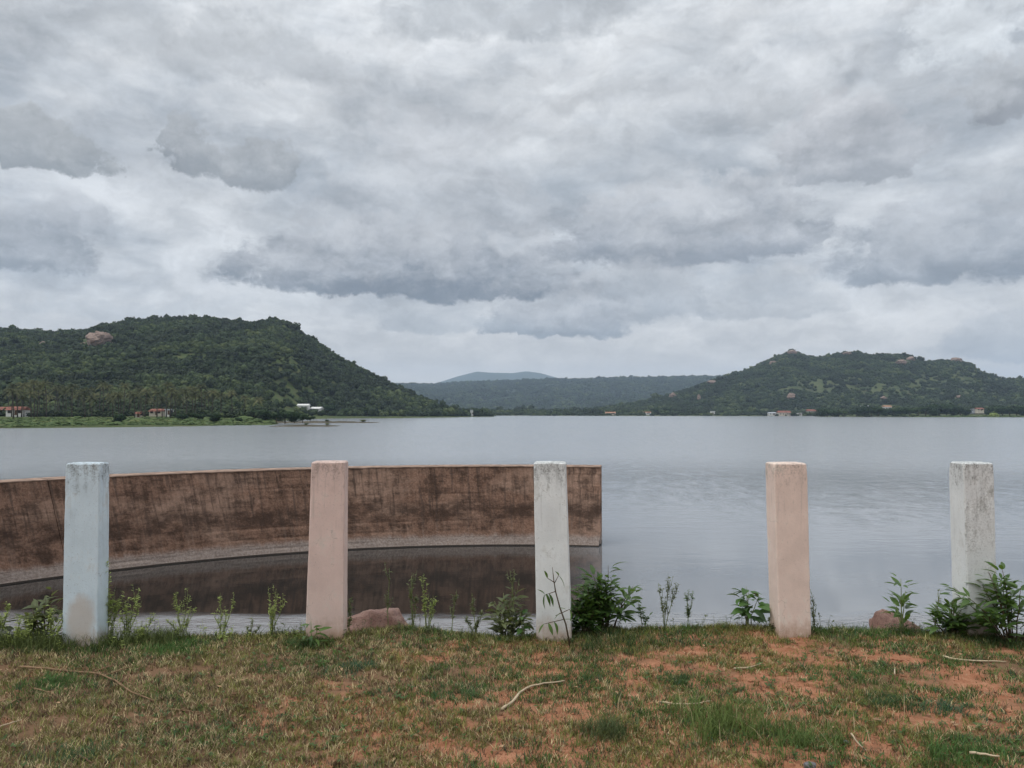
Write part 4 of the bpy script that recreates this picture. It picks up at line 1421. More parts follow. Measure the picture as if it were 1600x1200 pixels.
# ------------------------------------------------------------------ five guard posts
def post(Yb, z0, front_px_top, front_px_bot, y_top, depth, rz, mat, label, seed, side=None):
    """square concrete post; corner positions taken at its own distance"""
    m = Yb / F
    zt = at(800, y_top, Yb).z
    H = zt - z0
    (l0, r0), (l1, r1) = front_px_top, front_px_bot
    xc1 = ((l1 + r1) / 2 - 800) * m
    xc0 = ((l0 + r0) / 2 - 800) * m
    w0, w1 = (r0 - l0) * m / math.cos(rz), (r1 - l1) * m / math.cos(rz)
    o_loc = Vector((xc1, Yb + depth / 2, z0))
    nz, ns = 60, 10
    V, fc = [], []
    off = Vector((seed * 5.3, seed * 2.1, 0))
    for i in range(nz + 1):
        z = -0.5 + (H + 0.5) * i / nz
        t = max(0, z / H)
        w = w1 + (w0 - w1) * t
        dd = depth * (1.0 - 0.06 * t)
        dx = (xc0 - xc1) * t
        ring = []
        hw, hd = w / 2, dd / 2
        for q, (ax, ay, bx, by) in enumerate(((-1, -1, 1, -1), (1, -1, 1, 1), (1, 1, -1, 1), (-1, 1, -1, -1))):
            for k in range(ns):
                half = hw if q % 2 == 0 else hd
                c0 = 0.005 + 0.006 * max(0, mnoise.fractal(Vector((ax * 3 + off.x, ay * 3, z * 13)), 1.0, 2.0, 3))
                c1 = 0.005 + 0.006 * max(0, mnoise.fractal(Vector((bx * 3 + off.x, by * 3, z * 13)), 1.0, 2.0, 3))
                if i >= nz - 1:
                    c0 += 0.008; c1 += 0.008
                s_ = (c0 + (2 * half - c0 - c1) * k / (ns - 1)) / (2 * half)
                x, y = (ax + (bx - ax) * s_) * hw, (ay + (by - ay) * s_) * hd
                p = Vector((x, y, z))
                nn = mnoise.fractal(p * 4 + off, 0.9, 2.0, 3) * 0.0016 + mnoise.noise(p * 30 + off) * 0.0007
                if q % 2 == 0: y *= 1 + nn / hd
                else: x *= 1 + nn / hw
                if i == nz:
                    x *= 1 - 0.008 / hw; y *= 1 - 0.008 / hd
                zz = z
                if i == nz - 1: zz = H - 0.008
                if i >= nz - 1: zz += 0.003 * mnoise.noise(p * 25 + off)
                ring.append((x + dx, y, zz))
        V += ring
    n = ns * 4
    for i in range(nz):
        for k in range(n):
            k2 = (k + 1) % n
            fc.append((i * n + k, i * n + k2, (i + 1) * n + k2, (i + 1) * n + k))
    # rough, slightly domed top
    base = nz * n
    c = len(V)
    V.append((xc0 - xc1, 0, H + 0.006))
    for k in range(n):
        fc.append((base + k, base + (k + 1) % n, c))
    me = bpy.data.meshes.new('guard_post')
    me.from_pydata([tuple(v) for v in V], [], fc)
    me.materials.append(mat)
    me.polygons.foreach_set('use_smooth', [True] * len(me.polygons))
    me.update()
    try:
        me.set_sharp_from_angle(angle=R(38))
    except Exception:
        pass
    o = link(bpy.data.objects.new('guard_post', me))
    o.location = o_loc
    o.rotation_euler = (0, 0, rz)
    return tag(o, label, 'post', 'concrete guard posts along the bank')


BLUE = mat_post("pale_blue_paint", (0.55, 0.635, 0.685), (0.50, 0.50, 0.48), 0.75, patch=(0.0, 0.17, 0.10, 0.17))
PINK = mat_post("pale_pink_paint", (0.64, 0.485, 0.43), (0.58, 0.50, 0.44), 0.5)
WHITE = mat_post("chalk_white_paint", (0.67, 0.69, 0.68), (0.50, 0.50, 0.47), 0.7)
SALMON = mat_post("salmon_paint", (0.70, 0.56, 0.485), (0.68, 0.61, 0.53), 0.4)
GREY = mat_post("mouldy_white_paint", (0.66, 0.68, 0.67), (0.46, 0.46, 0.43), 0.85, mould_all=0.5)
post(4.86, gz(-2.75, 4.8), (103.5, 158), (105, 161), 724, 0.125, R(-1.5), BLUE, 'pale blue concrete post with a tan worn patch at its foot', 1)
post(5.02, gz(-1.2, 5.0), (486, 537.5), (480, 538), 722, 0.17, R(4), PINK, 'plain pink concrete post second from left, leaning slightly', 2)
post(5.05, gz(0.25, 5.0), (835.5, 885), (840, 894), 723, 0.17, R(-6), WHITE, 'off white concrete post in front of the wall end, sapling before it', 3)
post(5.08, gz(1.9, 5.05), (1207, 1260), (1212, 1262), 724, 0.17, R(2), SALMON, 'salmon and cream concrete post with nothing but lake behind it', 4)
post(5.10, gz(3.1, 5.05), (1502, 1551), (1504, 1551), 723.5, 0.17, R(3), GREY, 'mouldy grey white concrete post beside the bush at far right', 5)

# ------------------------------------------------------------------ rocks at the brink
def boulder(px, py0, py1, wpx, Y, label, seed, depth=0.7, squash=1.0):
    m = Y / F
    top, bot = at(px, py0, Y), at(px, py1, Y)
    o = link(bpy.data.objects.new('boulder', rock_mesh('boulder', M['granite'], seed, 5, 0.22, 1.6)))
    o.location = (bot.x, Y, bot.z - 0.05)
    o.scale = (wpx * m / 2.05, wpx * m / 2 * depth, (top.z - bot.z + 0.05) / 1.05)
    return tag(o, label, 'boulder')


boulder(596, 942, 992, 116, 5.52, 'long low pinkish granite boulder at the brink behind the pink post', 3, 0.6)
boulder(1398, 941, 992, 84, 5.52, 'rounded pink boulder at the brink beside the right bush', 8, 0.8)

# ------------------------------------------------------------------ plants along the brink
def leaf_mesh(name, mat, width, droop, fold=0.25, heart=False, n=5):
    vs, fs = [], []
    for i in range(n + 1):
        t = i / n
        if heart:
            w = width * (math.sin(math.pi * min(1, 0.12 + t * 0.88)) ** 0.8) * (1.25 - 0.5 * t)
        else:
            w = width * math.sin(math.pi * (0.06 + 0.94 * t)) ** 0.85 * (1.1 - 0.3 * t)
        z = -droop * t * t
        vs += [(t, -w, z + fold * w), (t, 0, z), (t, w, z + fold * w)]
    for i in range(n):
        a = i * 3
        fs += [(a, a + 3, a + 4, a + 1), (a + 1, a + 4, a + 5, a + 2)]
    me = bpy.data.meshes.new(name)
    me.from_pydata(vs, [], fs)
    me.materials.append(mat)
    me.polygons.foreach_set('use_smooth', [True] * len(fs))
    me.update()
    return me


LEAF = {
    'lance': [leaf_mesh('leaf', M['leaf'], w, d) for w, d in ((0.16, 0.25), (0.19, 0.40), (0.17, 0.12))],
    'broad': [leaf_mesh('leaf', M['leaf_bright'], w, d, 0.2, True) for w, d in ((0.30, 0.35), (0.34, 0.5), (0.28, 0.2))],
    'pale': [leaf_mesh('leaf', M['leaf_pale'], w, d) for w, d in ((0.15, 0.2), (0.18, 0.35))],
    'dull': [leaf_mesh('leaf', M['leaf_dull'], w, d) for w, d in ((0.19, 0.2), (0.22, 0.4))],
}


def leaf_matrix(pos, d, size, roll=0.0):
    d = Vector(d).normalized()
    side = Vector((0, 0, 1)).cross(d)
    if side.length < 1e-3:
        side = Vector((0, 1, 0))
    side.normalize()
    up = d.cross(side)
    m = Matrix((d, side, up)).transposed().to_4x4()
    return Matrix.Translation(pos) @ m @ Matrix.Rotation(roll, 4, 'X') @ Matrix.Diagonal((size, size, size, 1))


def put_leaf(parent, kind, pos, d, size, rng):
    o = link(bpy.data.objects.new('leaf', rng.choice(LEAF[kind])), parent)
    o.matrix_local = leaf_matrix(pos, d, size, rng.uniform(-0.5, 0.5))
    return o


def join_leaves(mb, kind, pos, d, size, rng):
    me = rng.choice(LEAF[kind])
    mat = leaf_matrix(pos, d, size, rng.uniform(-0.6, 0.6))
    mb.add([mat @ v.co for v in me.vertices], [tuple(p.vertices) for p in me.polygons])


def brink(px, dy=0.0):
    """a point of the ground near the edge under a picture column"""
    Y = 5.1
    for _ in range(4):
        Y = float(edge_y(np.array([(px - 800) / F * Y]))[0]) + dy
    x = (px - 800) / F * Y
    return Vector((x, Y, gz(x, Y)))


def shrub(px, dy, label, kind, hpx, spread_px, nstem, nleaf, leaf_px, seed, name='shrub', cat='shrub', fill=0, up=0.6, stem_mat='stem', lean=0.0, droop=0.25, group=None):
    rng = random.Random(seed)
    b = brink(px, dy)
    m = b.y / F
    o = empty(name, b - Vector((0, 0, 0.01)))
    tag(o, label, cat, group)
    H, S, L = hpx * m, spread_px * m, leaf_px * m
    spots = []
    for i in range(nstem):
        a = rng.uniform(0, 6.283)
        rad = S * (rng.random() ** 0.6)
        hh = H * rng.uniform(0.55, 1.0) * (1 - 0.35 * (rad / S) ** 2) if i else H
        if i == 0: rad *= 0.3
        tip = Vector((math.cos(a) * rad + lean * H, math.sin(a) * rad * 0.6, hh))
        root = Vector((math.cos(a) * rad * 0.18, math.sin(a) * rad * 0.12, -0.02))
        ctrl = root.lerp(tip, 0.5) + Vector((-(tip.x - root.x) * 0.22, 0, hh * 0.10))
        pts = []
        for t in (0, 0.2, 0.4, 0.6, 0.8, 1.0):
            pts.append(root * (1 - t) ** 2 + ctrl * 2 * t * (1 - t) + tip * t * t + Vector((rng.uniform(-1, 1), rng.uniform(-1, 1), 0)) * 0.006)
        s = MB(); s.tube(pts, [0.0052, 0.0045, 0.0038, 0.003, 0.0022, 0.0012], 5)
        s.build('stem', M[stem_mat], o, True)
        spots.append(pts)
    def spot():
        pts = rng.choice(spots)
        t = rng.uniform(0.18, 1.0) ** 0.75 * 4.99
        i = int(t)
        p = pts[i].lerp(pts[i + 1], t - i)
        ax = (pts[i + 1] - pts[i]).normalized()
        a = rng.uniform(0, 6.283)
        d = Vector((math.cos(a), math.sin(a) * 0.9, rng.uniform(-0.55, 0.5))) + ax * up
        tw = Vector((math.cos(a), math.sin(a), 0.2)) * L * rng.uniform(0.0, 0.7)
        return p + tw, d
    for _ in range(nleaf):
        p, d = spot()
        put_leaf(o, kind, p, d, L * rng.uniform(0.65, 1.25), rng)
    if fill:
        mb = MB()
        for _ in range(fill):
            p, d = spot()
            p = Vector((p.x * 0.92, p.y * 0.92, p.z * 0.82))
            join_leaves(mb, kind, p, d, L * rng.uniform(0.5, 1.0), rng)
        f = mb.build('foliage', rng.choice(LEAF[kind]).materials[0], o, True)
        f['kind'] = 'stuff'
    return o


shrub(78, 0.12, 'leafy shrub with dark and reddish leaves left of the pale blue post', 'dull', 88, 44, 9, 120, 17, 1, fill=120)
shrub(790, 0.10, 'green shrub at the left foot of the off white post', 'dull', 78, 42, 10, 110, 16, 2, fill=140, stem_mat='green_stem')
shrub(948, 0.02, 'biggest dark green bush at the right foot of the off white post', 'lance', 100, 60, 20, 260, 21, 3, fill=300)
shrub(915, -0.02, 'lower dense dark bush touching the off white post', 'lance', 70, 34, 12, 130, 18, 31, fill=240)
shrub(1163, 0.03, 'compact plant with broad bright green leaves left of the salmon post', 'broad', 66, 24, 6, 46, 19, 4, 'leafy_plant', 'plant', fill=0, up=0.2, stem_mat='green_stem')
shrub(1572, -0.04, 'tall dark green bush at the right edge hiding the foot of the mouldy post', 'lance', 124, 88, 17, 230, 21, 5, fill=150, lean=-0.04)
shrub(1476, 0.0, 'low dark straggling bush between the pink boulder and the mouldy post', 'lance', 56, 40, 10, 90, 20, 6, fill=130)
shrub(1404, -0.02, 'leafy sapling in front of the rounded pink boulder', 'lance', 86, 20, 4, 52, 20, 7, 'sapling', 'sapling', stem_mat='green_stem')
shrub(488, -0.16, 'small sprout with drooping leaves at the foot of the pink post', 'lance', 40, 24, 5, 26, 19, 8, 'sprout', 'plant', up=0.1, stem_mat='green_stem')
shrub(834 - 18, 0.05, 'little leafy seedling close to the left edge of the off white post', 'broad', 44, 14, 3, 14, 15, 9, 'sprout', 'plant', up=0.2, stem_mat='green_stem')


def thin_sapling():
    """bare stem with a few leaves in front of the white post"""
    Y = 4.93
    b = at(892, 994, Y); b.z = gz(b.x, Y)
    o = empty('sapling', b)
    tag(o, 'thin dark sapling with few leaves in front of the off white post', 'sapling')
    P = lambda px, py, dy=0.0: at(px, py, Y + dy) - b
    s = MB(); s.tube([Vector((0, 0, -0.02)), P(884, 975), P(875, 950), P(868, 924), P(865, 904), P(863, 886)], [0.006, 0.0055, 0.005, 0.0042, 0.003, 0.0015], 6)
    s.build('stem', M['stem'], o, True)
    for i, (q0, q1) in enumerate((((868, 924), (851, 930)), ((866, 910), (855, 903)), ((866, 912), (873, 899)), ((877, 958), (890, 952)), ((880, 968), (850, 975)), ((877, 958), (868, 962)))):
        t = MB(); t.tube([P(*q0), P(*q1, -0.02)], [0.003, 0.0018], 5); t.build('twig', M['stem'], o, True)
    rng = random.Random(4)
    for (q, r, sz) in (((855, 903), (852, 890), 11), ((873, 899), (881, 909), 15), ((873, 899), (869, 890), 8), ((851, 930), (848, 946), 16), ((853, 928), (860, 941), 15), ((858, 928), (867, 945), 15), ((851, 929), (846, 922), 10),
                       ((876, 957), (868, 964), 11), ((890, 952), (894, 962), 13), ((884, 952), (878, 950), 9), ((850, 975), (843, 983), 12), ((857, 974), (862, 986), 14), ((866, 972), (874, 986), 14), ((880, 968), (893, 967), 13)):
        p0, p1 = P(*q, -0.02), P(*r, -0.02 + rng.uniform(-0.02, 0.0))
        put_leaf(o, 'lance', p0, p1 - p0, sz * Y / F * 1.35, rng)


thin_sapling()


def weed(px, dy, hpx, label, seed, stems=3, spread=14, mat='leaf_pale', kind='pale', leaf=5.0, dens=16, group=None, branch=4):
    """upright weed: thin spikes set with tiny leaves"""
    rng = random.Random(seed)
    b = brink(px, dy)
    m = b.y / F
    o = empty('weed', b - Vector((0, 0, 0.005)))
    tag(o, label, 'weed', group)
    mb = MB()
    for i in range(stems):
        H = hpx * m * (1.0 if i == 0 else rng.uniform(0.5, 0.95))
        tip = Vector(((rng.uniform(-1, 1) * 1.7 + 0.25) * spread * m, rng.uniform(-1, 1) * spread * m, H))
        pts = [Vector((0, 0, -0.02)) + Vector((rng.uniform(-1, 1), rng.uniform(-1, 1), 0)) * 0.006]
        for t in (0.3, 0.6, 0.85, 1.0):
            pts.append(Vector((tip.x * t ** 1.3, tip.y * t ** 1.3, H * t)) + Vector((rng.uniform(-1, 1), rng.uniform(-1, 1), 0)) * 0.006)
        s = MB(); s.tube(pts, [0.0032, 0.0028, 0.0022, 0.0016, 0.0008], 5)
        arms = [pts]
        for k in range(branch + 2):
            t = rng.uniform(0.25, 0.8) * 3.99
            p = pts[int(t)].lerp(pts[int(t) + 1], t - int(t))
            q = p + Vector((rng.uniform(-1, 1) * 0.3, rng.uniform(-1, 1) * 0.2, rng.uniform(0.7, 1.2))) * H * rng.uniform(0.15, 0.36)
            mid = p.lerp(q, 0.5) + Vector(((q.x - p.x) * 0.2, 0, -0.006))
            s.tube([p, mid, q], [0.0016, 0.0013, 0.0006], 4)
            arms.append([p, mid, q])
        s.build('stem', M['green_stem'], o, True)
        for pts_ in arms:
            n = int(dens * (1.0 if pts_ is pts else 0.45))
            for k in range(n):
                t = rng.uniform(0.08, 1.0) * (len(pts_) - 1 - 0.001)
                p = pts_[int(t)].lerp(pts_[int(t) + 1], t - int(t))
                a = rng.uniform(0, 6.283)
                d = Vector((math.cos(a), math.sin(a), rng.uniform(-0.1, 0.9)))
                join_leaves(mb, kind, p, d, leaf * 0.72 * m * rng.uniform(0.6, 1.5), rng)
    f = mb.build('foliage', M[mat], o)
    f['kind'] = 'stuff'
    return o


weed(8, 0.0, 78, 'tall yellow green weed at the left edge of the bank', 1, 6, 14, leaf=6, dens=26)
weed(34, -0.02, 52, 'shorter yellow green weed second from the left edge', 2, 4, 16, leaf=6, dens=20)
weed(92, -0.03, 62, 'pale weed standing close to the left side of the pale blue post', 3, 4, 10, leaf=6, dens=20)
weed(176, 0.06, 118, 'tallest weed, close to the right side of the pale blue post', 4, 6, 12, leaf=7, dens=30)
weed(206, 0.04, 76, 'bushy pale weed second to the right of the pale blue post', 5, 5, 16, leaf=6, dens=26)
weed(226, -0.02, 42, 'short weed third to the right of the pale blue post', 6, 4, 14, leaf=6, dens=18)
weed(290, -0.06, 76, 'bright yellow green clump of weed standing forward on the grass', 7, 6, 14, leaf=5, dens=24)
weed(352, 0.02, 64, 'forked pale weed halfway between the blue and pink posts', 8, 4, 14, leaf=5, dens=20)
weed(398, 0.04, 34, 'low sparse weed left of the many pronged weed by the pink post', 9, 3, 12, 'leaf_dull', 'dull', 5, 14)
weed(428, 0.02, 76, 'many pronged pale weed a little left of the pink post', 10, 6, 16, leaf=5, dens=18)
weed(548, 0.12, 56, 'small weed against the right side of the pink post', 11, 3, 8, 'leaf_dull', 'dull', 6, 16)
weed(609, 0.12, 96, 'single slender weed in front of the bigger granite boulder', 12, 1, 4, 'leaf_dull', 'dull', 6, 26)
weed(648, 0.03, 84, 'tall weed right of the granite boulder, left of a pair', 13, 3, 8, 'leaf_dull', 'dull', 6, 22)
weed(669, -0.01, 86, 'pale pronged weed right of the granite boulder, right of a pair', 14, 4, 9, leaf=6, dens=18)
weed(705, 0.0, 64, 'single thin weed standing before the bright strip of water', 15, 1, 4, 'leaf_dull', 'dull', 6, 22)
weed(744, 0.05, 60, 'twiggy weed left of the green shrub', 16, 4, 18, 'leaf_dull', 'dull', 6, 16)
weed(800, 0.08, 98, 'tall thin weed rising out of the green shrub', 17, 2, 8, 'leaf_dull', 'dull', 6, 22)
weed(1002, 0.02, 40, 'little weed at the right fringe of the biggest dark bush', 18, 2, 6, 'leaf', 'lance', 9, 12)
weed(1035, 0.02, 78, 'feathery dark weed alone against the lake', 19, 3, 14, 'leaf_dull', 'dull', 5, 30, branch=7)
weed(1071, 0.02, 58, 'shorter feathery weed to the right of a taller one against the lake', 20, 2, 6, 'leaf', 'lance', 5.5, 30, branch=5)
weed(1268, 0.04, 66, 'slim climbing weed along the right edge of the salmon post', 21, 2, 5, 'leaf_dull', 'dull', 5, 26, branch=3)
weed(1202, -0.08, 30, 'tiny weed at the left foot of the salmon post', 22, 3, 7, 'leaf_dull', 'dull', 5, 12)
weed(1450, 0.06, 66, 'wiry weed between the sapling and the mouldy post', 23, 2, 12, 'leaf_dull', 'dull', 6, 12)

def brink_growth():
    """low tangle of herbs along the edge"""
    rng = random.Random(77)
    for name, mat, kind, n, x0, x1, label in (('weed_tangle', 'leaf_pale', 'pale', 210, -3.6, -1.3, 'low pale tangle of weeds along the left brink'),
                                              ('weed_tangle', 'leaf_dull', 'dull', 300, -3.6, 3.6, 'low dull green herbs along the brink of the bank')):
        mb = MB()
        for _ in range(n):
            x = rng.uniform(x0, x1)
            if math.sin(x * 4.1) + math.sin(x * 9.7 + 1) < -0.3 and rng.random() < 0.8:
                continue
            y = float(edge_y(np.array([x]))[0]) + rng.gauss(0.0, 0.06)
            p = Vector((x, y, gz(x, y)))
            h = rng.uniform(0.03, 0.12) * (1.5 if x < -2.2 else 1.0)
            tip = p + Vector((rng.uniform(-0.04, 0.04), rng.uniform(-0.03, 0.03), h))
            mb.tube([p, p.lerp(tip, 0.5) + Vector((rng.uniform(-.01, .01), 0, 0)), tip], [0.0016, 0.0012, 0.0006], 3)
            for k in range(rng.randint(4, 9)):
                a = rng.uniform(0, 6.283)
                join_leaves(mb, kind, p.lerp(tip, rng.uniform(0.15, 1)), (math.cos(a), math.sin(a), rng.uniform(-0.1, 0.8)), rng.uniform(0.012, 0.03), rng)
        tag(mb.build(name, M[mat]), label, 'weeds', None, 'stuff')


brink_growth()


def leaf_litter():
    rng = random.Random(78)
    mb = MB()
    for _ in range(420):
        y = rng.uniform(3.0, 5.0); x = rng.uniform(-0.72, 0.72) * y
        if y > float(edge_y(np.array([x]))[0]):
            continue
        a = rng.uniform(0, 6.283)
        join_leaves(mb, 'dull', Vector((x, y, gz(x, y) + rng.uniform(0.004, 0.02))), (math.cos(a), math.sin(a), rng.uniform(-0.15, 0.25)), rng.uniform(0.015, 0.04), rng)
    tag(mb.build('leaf_litter', M['dead_leaf']), 'small dry brown leaves lying in the grass', 'leaves', None, 'stuff')


leaf_litter()


def ground_herbs():
    rng = random.Random(79)
    mb = MB()
    for _ in range(2600):
        y = rng.uniform(3.0, 5.3); x = rng.uniform(-0.74, 0.74) * y
        if y > float(edge_y(np.array([x]))[0]) or math.sin(x * 2.3 + y) + math.sin(y * 5.1 - x * 1.3) + rng.gauss(0, 0.6) < 0.35:
            continue
        z = gz(x, y)
        a0 = rng.uniform(0, 6.283)
        for k in range(rng.randint(3, 6)):
            a = a0 + k * 1.35 + rng.uniform(-.3, .3)
            join_leaves(mb, 'dull', Vector((x, y, z + rng.uniform(0.003, 0.02))), (math.cos(a), math.sin(a), rng.uniform(0.05, 0.9)), rng.uniform(0.012, 0.028), rng)
    tag(mb.build('ground_herbs', M['leaf']), 'small green herbs creeping between the grass', 'herbs', None, 'stuff')


ground_herbs()

# ------------------------------------------------------------------ the sward
def grass():
    rng = np.random.default_rng(33)

    def tint(x, y, n):
        """own colour of each tuft"""
        a = fbm(x * 1.7 + 11, y * 2.2 + 11, 3)
        b = rng.random(n)
        green = np.array([0.085, 0.155, 0.035]); blue = np.array([0.055, 0.115, 0.058]); olive = np.array([0.19, 0.195, 0.056]); straw = np.array([0.48, 0.39, 0.22]); brown = np.array([0.125, 0.08, 0.048])
        left = 1 / (1 + np.exp((x + 0.2) * 2.5))
        g = np.clip((a - 0.47) * 6 + (0.5 - b) * 1.3 - left * 0.5 + 0.45, 0, 1)[:, None]
        c = olive * (1 - g) + green * g
        c = np.where((b > 0.80)[:, None] & (a > 0.45)[:, None], blue, c)
        pd = 0.12 + 0.15 * left
        r = rng.random(n)
        c = np.where((r < pd)[:, None], straw, c)
        c = np.where(((r > pd) & (r < pd + 0.12 + 0.16 * left))[:, None], brown, c)
        return c * rng.uniform(0.5, 1.45, n)[:, None]

    roots, lens, widths, cols, leans = [], [], [], [], []

    def scatter(x, y, per, spread, lo, hi, w, col, lean):
        n = len(x)
        X = np.repeat(x, per) + rng.normal(0, spread, n * per)
        Y = np.repeat(y, per) + rng.normal(0, spread, n * per)
        roots.append(np.stack([X, Y], -1))
        lens.append(rng.uniform(lo, hi, n * per)); widths.append(rng.uniform(0.7, 1.3, n * per) * w)
        cols.append(np.repeat(col, per, 0) * rng.uniform(0.8, 1.2, n * per)[:, None]); leans.append(np.full(n * per, lean))

    N = 84000
    x = rng.uniform(-6.6, 6.6, N); y = rng.uniform(2.6, 5.6, N)
    e = edge_y(x)
    k = (np.abs(x) < 0.74 * y + 2.4) & (y < e + 0.12)
    x, y, e = x[k], y[k], e[k]
    d = fbm(x * 3.4 + 5, y * 5.6 + 5, 5, 0.7)
    left = 1 / (1 + np.exp((x + 0.3) * 2.2))
    nearedge = np.clip(1 - (e - y) / 0.45, 0, 1)
    prob = np.clip((d - 0.49 + 0.15 * left + 0.16 * nearedge) * 10 + 0.56, 0.12, 1)
    # bare red places in the middle and right of the picture
    k = rng.random(len(x)) < prob
    x, y = x[k], y[k]
    scatter(x, y, 8, 0.016, 0.016, 0.046, 0.0034, tint(x, y, len(x)), 0.9)
    # taller fringe along the brink
    xf = rng.uniform(-6.6, 6.6, 3800); yf = edge_y(xf) - np.abs(rng.normal(0, 0.09, 3800)) + 0.06
    scatter(xf, yf, 8, 0.02, 0.02, 0.062, 0.0030, tint(xf, yf, len(xf)) * np.array([1.0, 1.1, 0.9]), 0.6)
    # rank growth round the foot of the blue post and along the left brink
    xr = rng.uniform(-3.7, -2.2, 700); yr = edge_y(xr) + rng.normal(0.0, 0.07, 700)
    scatter(xr, yr, 7, 0.02, 0.04, 0.14, 0.0036, np.array([0.12, 0.15, 0.05]) * rng.uniform(0.5, 1.4, 700)[:, None], 0.5)
    xr = rng.uniform(-2.2, 4.0, 700); yr = edge_y(xr) + rng.normal(0.02, 0.05, 700)
    k = fbm(xr * 2 + 3, xr * 0, 3) > 0.5
    scatter(xr[k], yr[k], 6, 0.02, 0.03, 0.09, 0.0034, np.array([0.09, 0.12, 0.045]) * rng.uniform(0.5, 1.4, k.sum())[:, None], 0.5)
    # separate stronger tufts
    for px, py, rad, n, lo, hi, c in ((950, 1150, 0.10, 60, 0.05, 0.11, (0.07, 0.09, 0.035)), (1130, 1130, 0.20, 150, 0.05, 0.12, (0.095, 0.13, 0.035)), (1250, 1160, 0.15, 90, 0.04, 0.10, (0.085, 0.125, 0.035)),
                                      (1395, 1102, 0.13, 110, 0.02, 0.05, (0.04, 0.08, 0.03)), (80, 1070, 0.13, 120, 0.02, 0.055, (0.055, 0.11, 0.03)), (560, 1045, 0.09, 60, 0.02, 0.055, (0.04, 0.09, 0.045)),
                                      (1325, 1065, 0.16, 80, 0.02, 0.05, (0.06, 0.10, 0.03)), (1060, 1060, 0.10, 60, 0.02, 0.05, (0.05, 0.085, 0.03)), (910, 1055, 0.13, 70, 0.02, 0.045, (0.05, 0.09, 0.03)),
                                      (1500, 1180, 0.2, 110, 0.03, 0.08, (0.06, 0.115, 0.03)), (480, 1010, 0.14, 110, 0.03, 0.07, (0.045, 0.08, 0.025)), (270, 1018, 0.16, 110, 0.03, 0.07, (0.06, 0.12, 0.03)),
                                      (150, 1015, 0.16, 90, 0.025, 0.06, (0.04, 0.075, 0.025)), (960, 1003, 0.3, 200, 0.03, 0.07, (0.04, 0.07, 0.025)), (1560, 1003, 0.25, 160, 0.03, 0.07, (0.04, 0.07, 0.025)),
                                      (720, 1085, 0.14, 70, 0.02, 0.045, (0.05, 0.095, 0.035)), (1480, 1110, 0.12, 60, 0.02, 0.045, (0.045, 0.09, 0.05)), (120, 1185, 0.15, 80, 0.02, 0.05, (0.05, 0.10, 0.04))):
        p = on_plane(px, py, 3.0)
        tx = p.x + rng.normal(0, rad * 0.6, n); ty = p.y + rng.normal(0, rad * 0.5, n)
        scatter(tx, ty, 9, 0.014, lo, hi, 0.0032, np.array(c) * 1.3 * rng.uniform(0.75, 1.3, n)[:, None], 0.7)
    RT_, LN, WD, CL, LE = (np.concatenate(a) for a in (roots, lens, widths, cols, leans))
    build_blades('grass', RT_, LN, WD, CL, LE, rng, 'short patchy grass on the red earth of the bank')

    # straw: cut stalks lying about
    n = 9000
    x = rng.uniform(-4.6, 4.6, n); y = rng.uniform(2.9, 5.2, n)
    k = (np.abs(x) < 0.74 * y + 0.2) & (y < edge_y(x)) & (rng.random(n) < np.clip((fbm(x * 1.5 + 70, y * 2 + 70, 3) - 0.3) * 3, 0.1, 1))
    x, y = x[k], y[k]
    c = np.array([0.36, 0.27, 0.16]) * rng.uniform(0.35, 1.25, len(x))[:, None]
    build_blades('dry_straw', np.stack([x, y], -1), rng.uniform(0.02, 0.085, len(x)), np.full(len(x), 0.0024), c, np.full(len(x), 4.0), rng, 'dead straw lying in the grass')
    # standing bleached stalks at lower right
    P = []
    for px, py, n_, r in ((1080, 1120, 26, 0.22), (1190, 1130, 16, 0.2), (1260, 1160, 14, 0.15), (1320, 1150, 8, 0.2), (1010, 1110, 8, 0.15)):
        p = on_plane(px, py, 3.0)
        P.append(np.stack([p.x + rng.normal(0, r, n_), p.y + rng.normal(0, r * 0.5, n_)], -1))
    P = np.concatenate(P)
    c = np.array([0.42, 0.33, 0.19]) * rng.uniform(0.7, 1.2, len(P))[:, None]
    build_blades('dry_stalks', P, rng.uniform(0.08, 0.21, len(P)), np.full(len(P), 0.0034), c, np.full(len(P), 0.9), rng, 'bleached dry grass stalks standing at lower right')


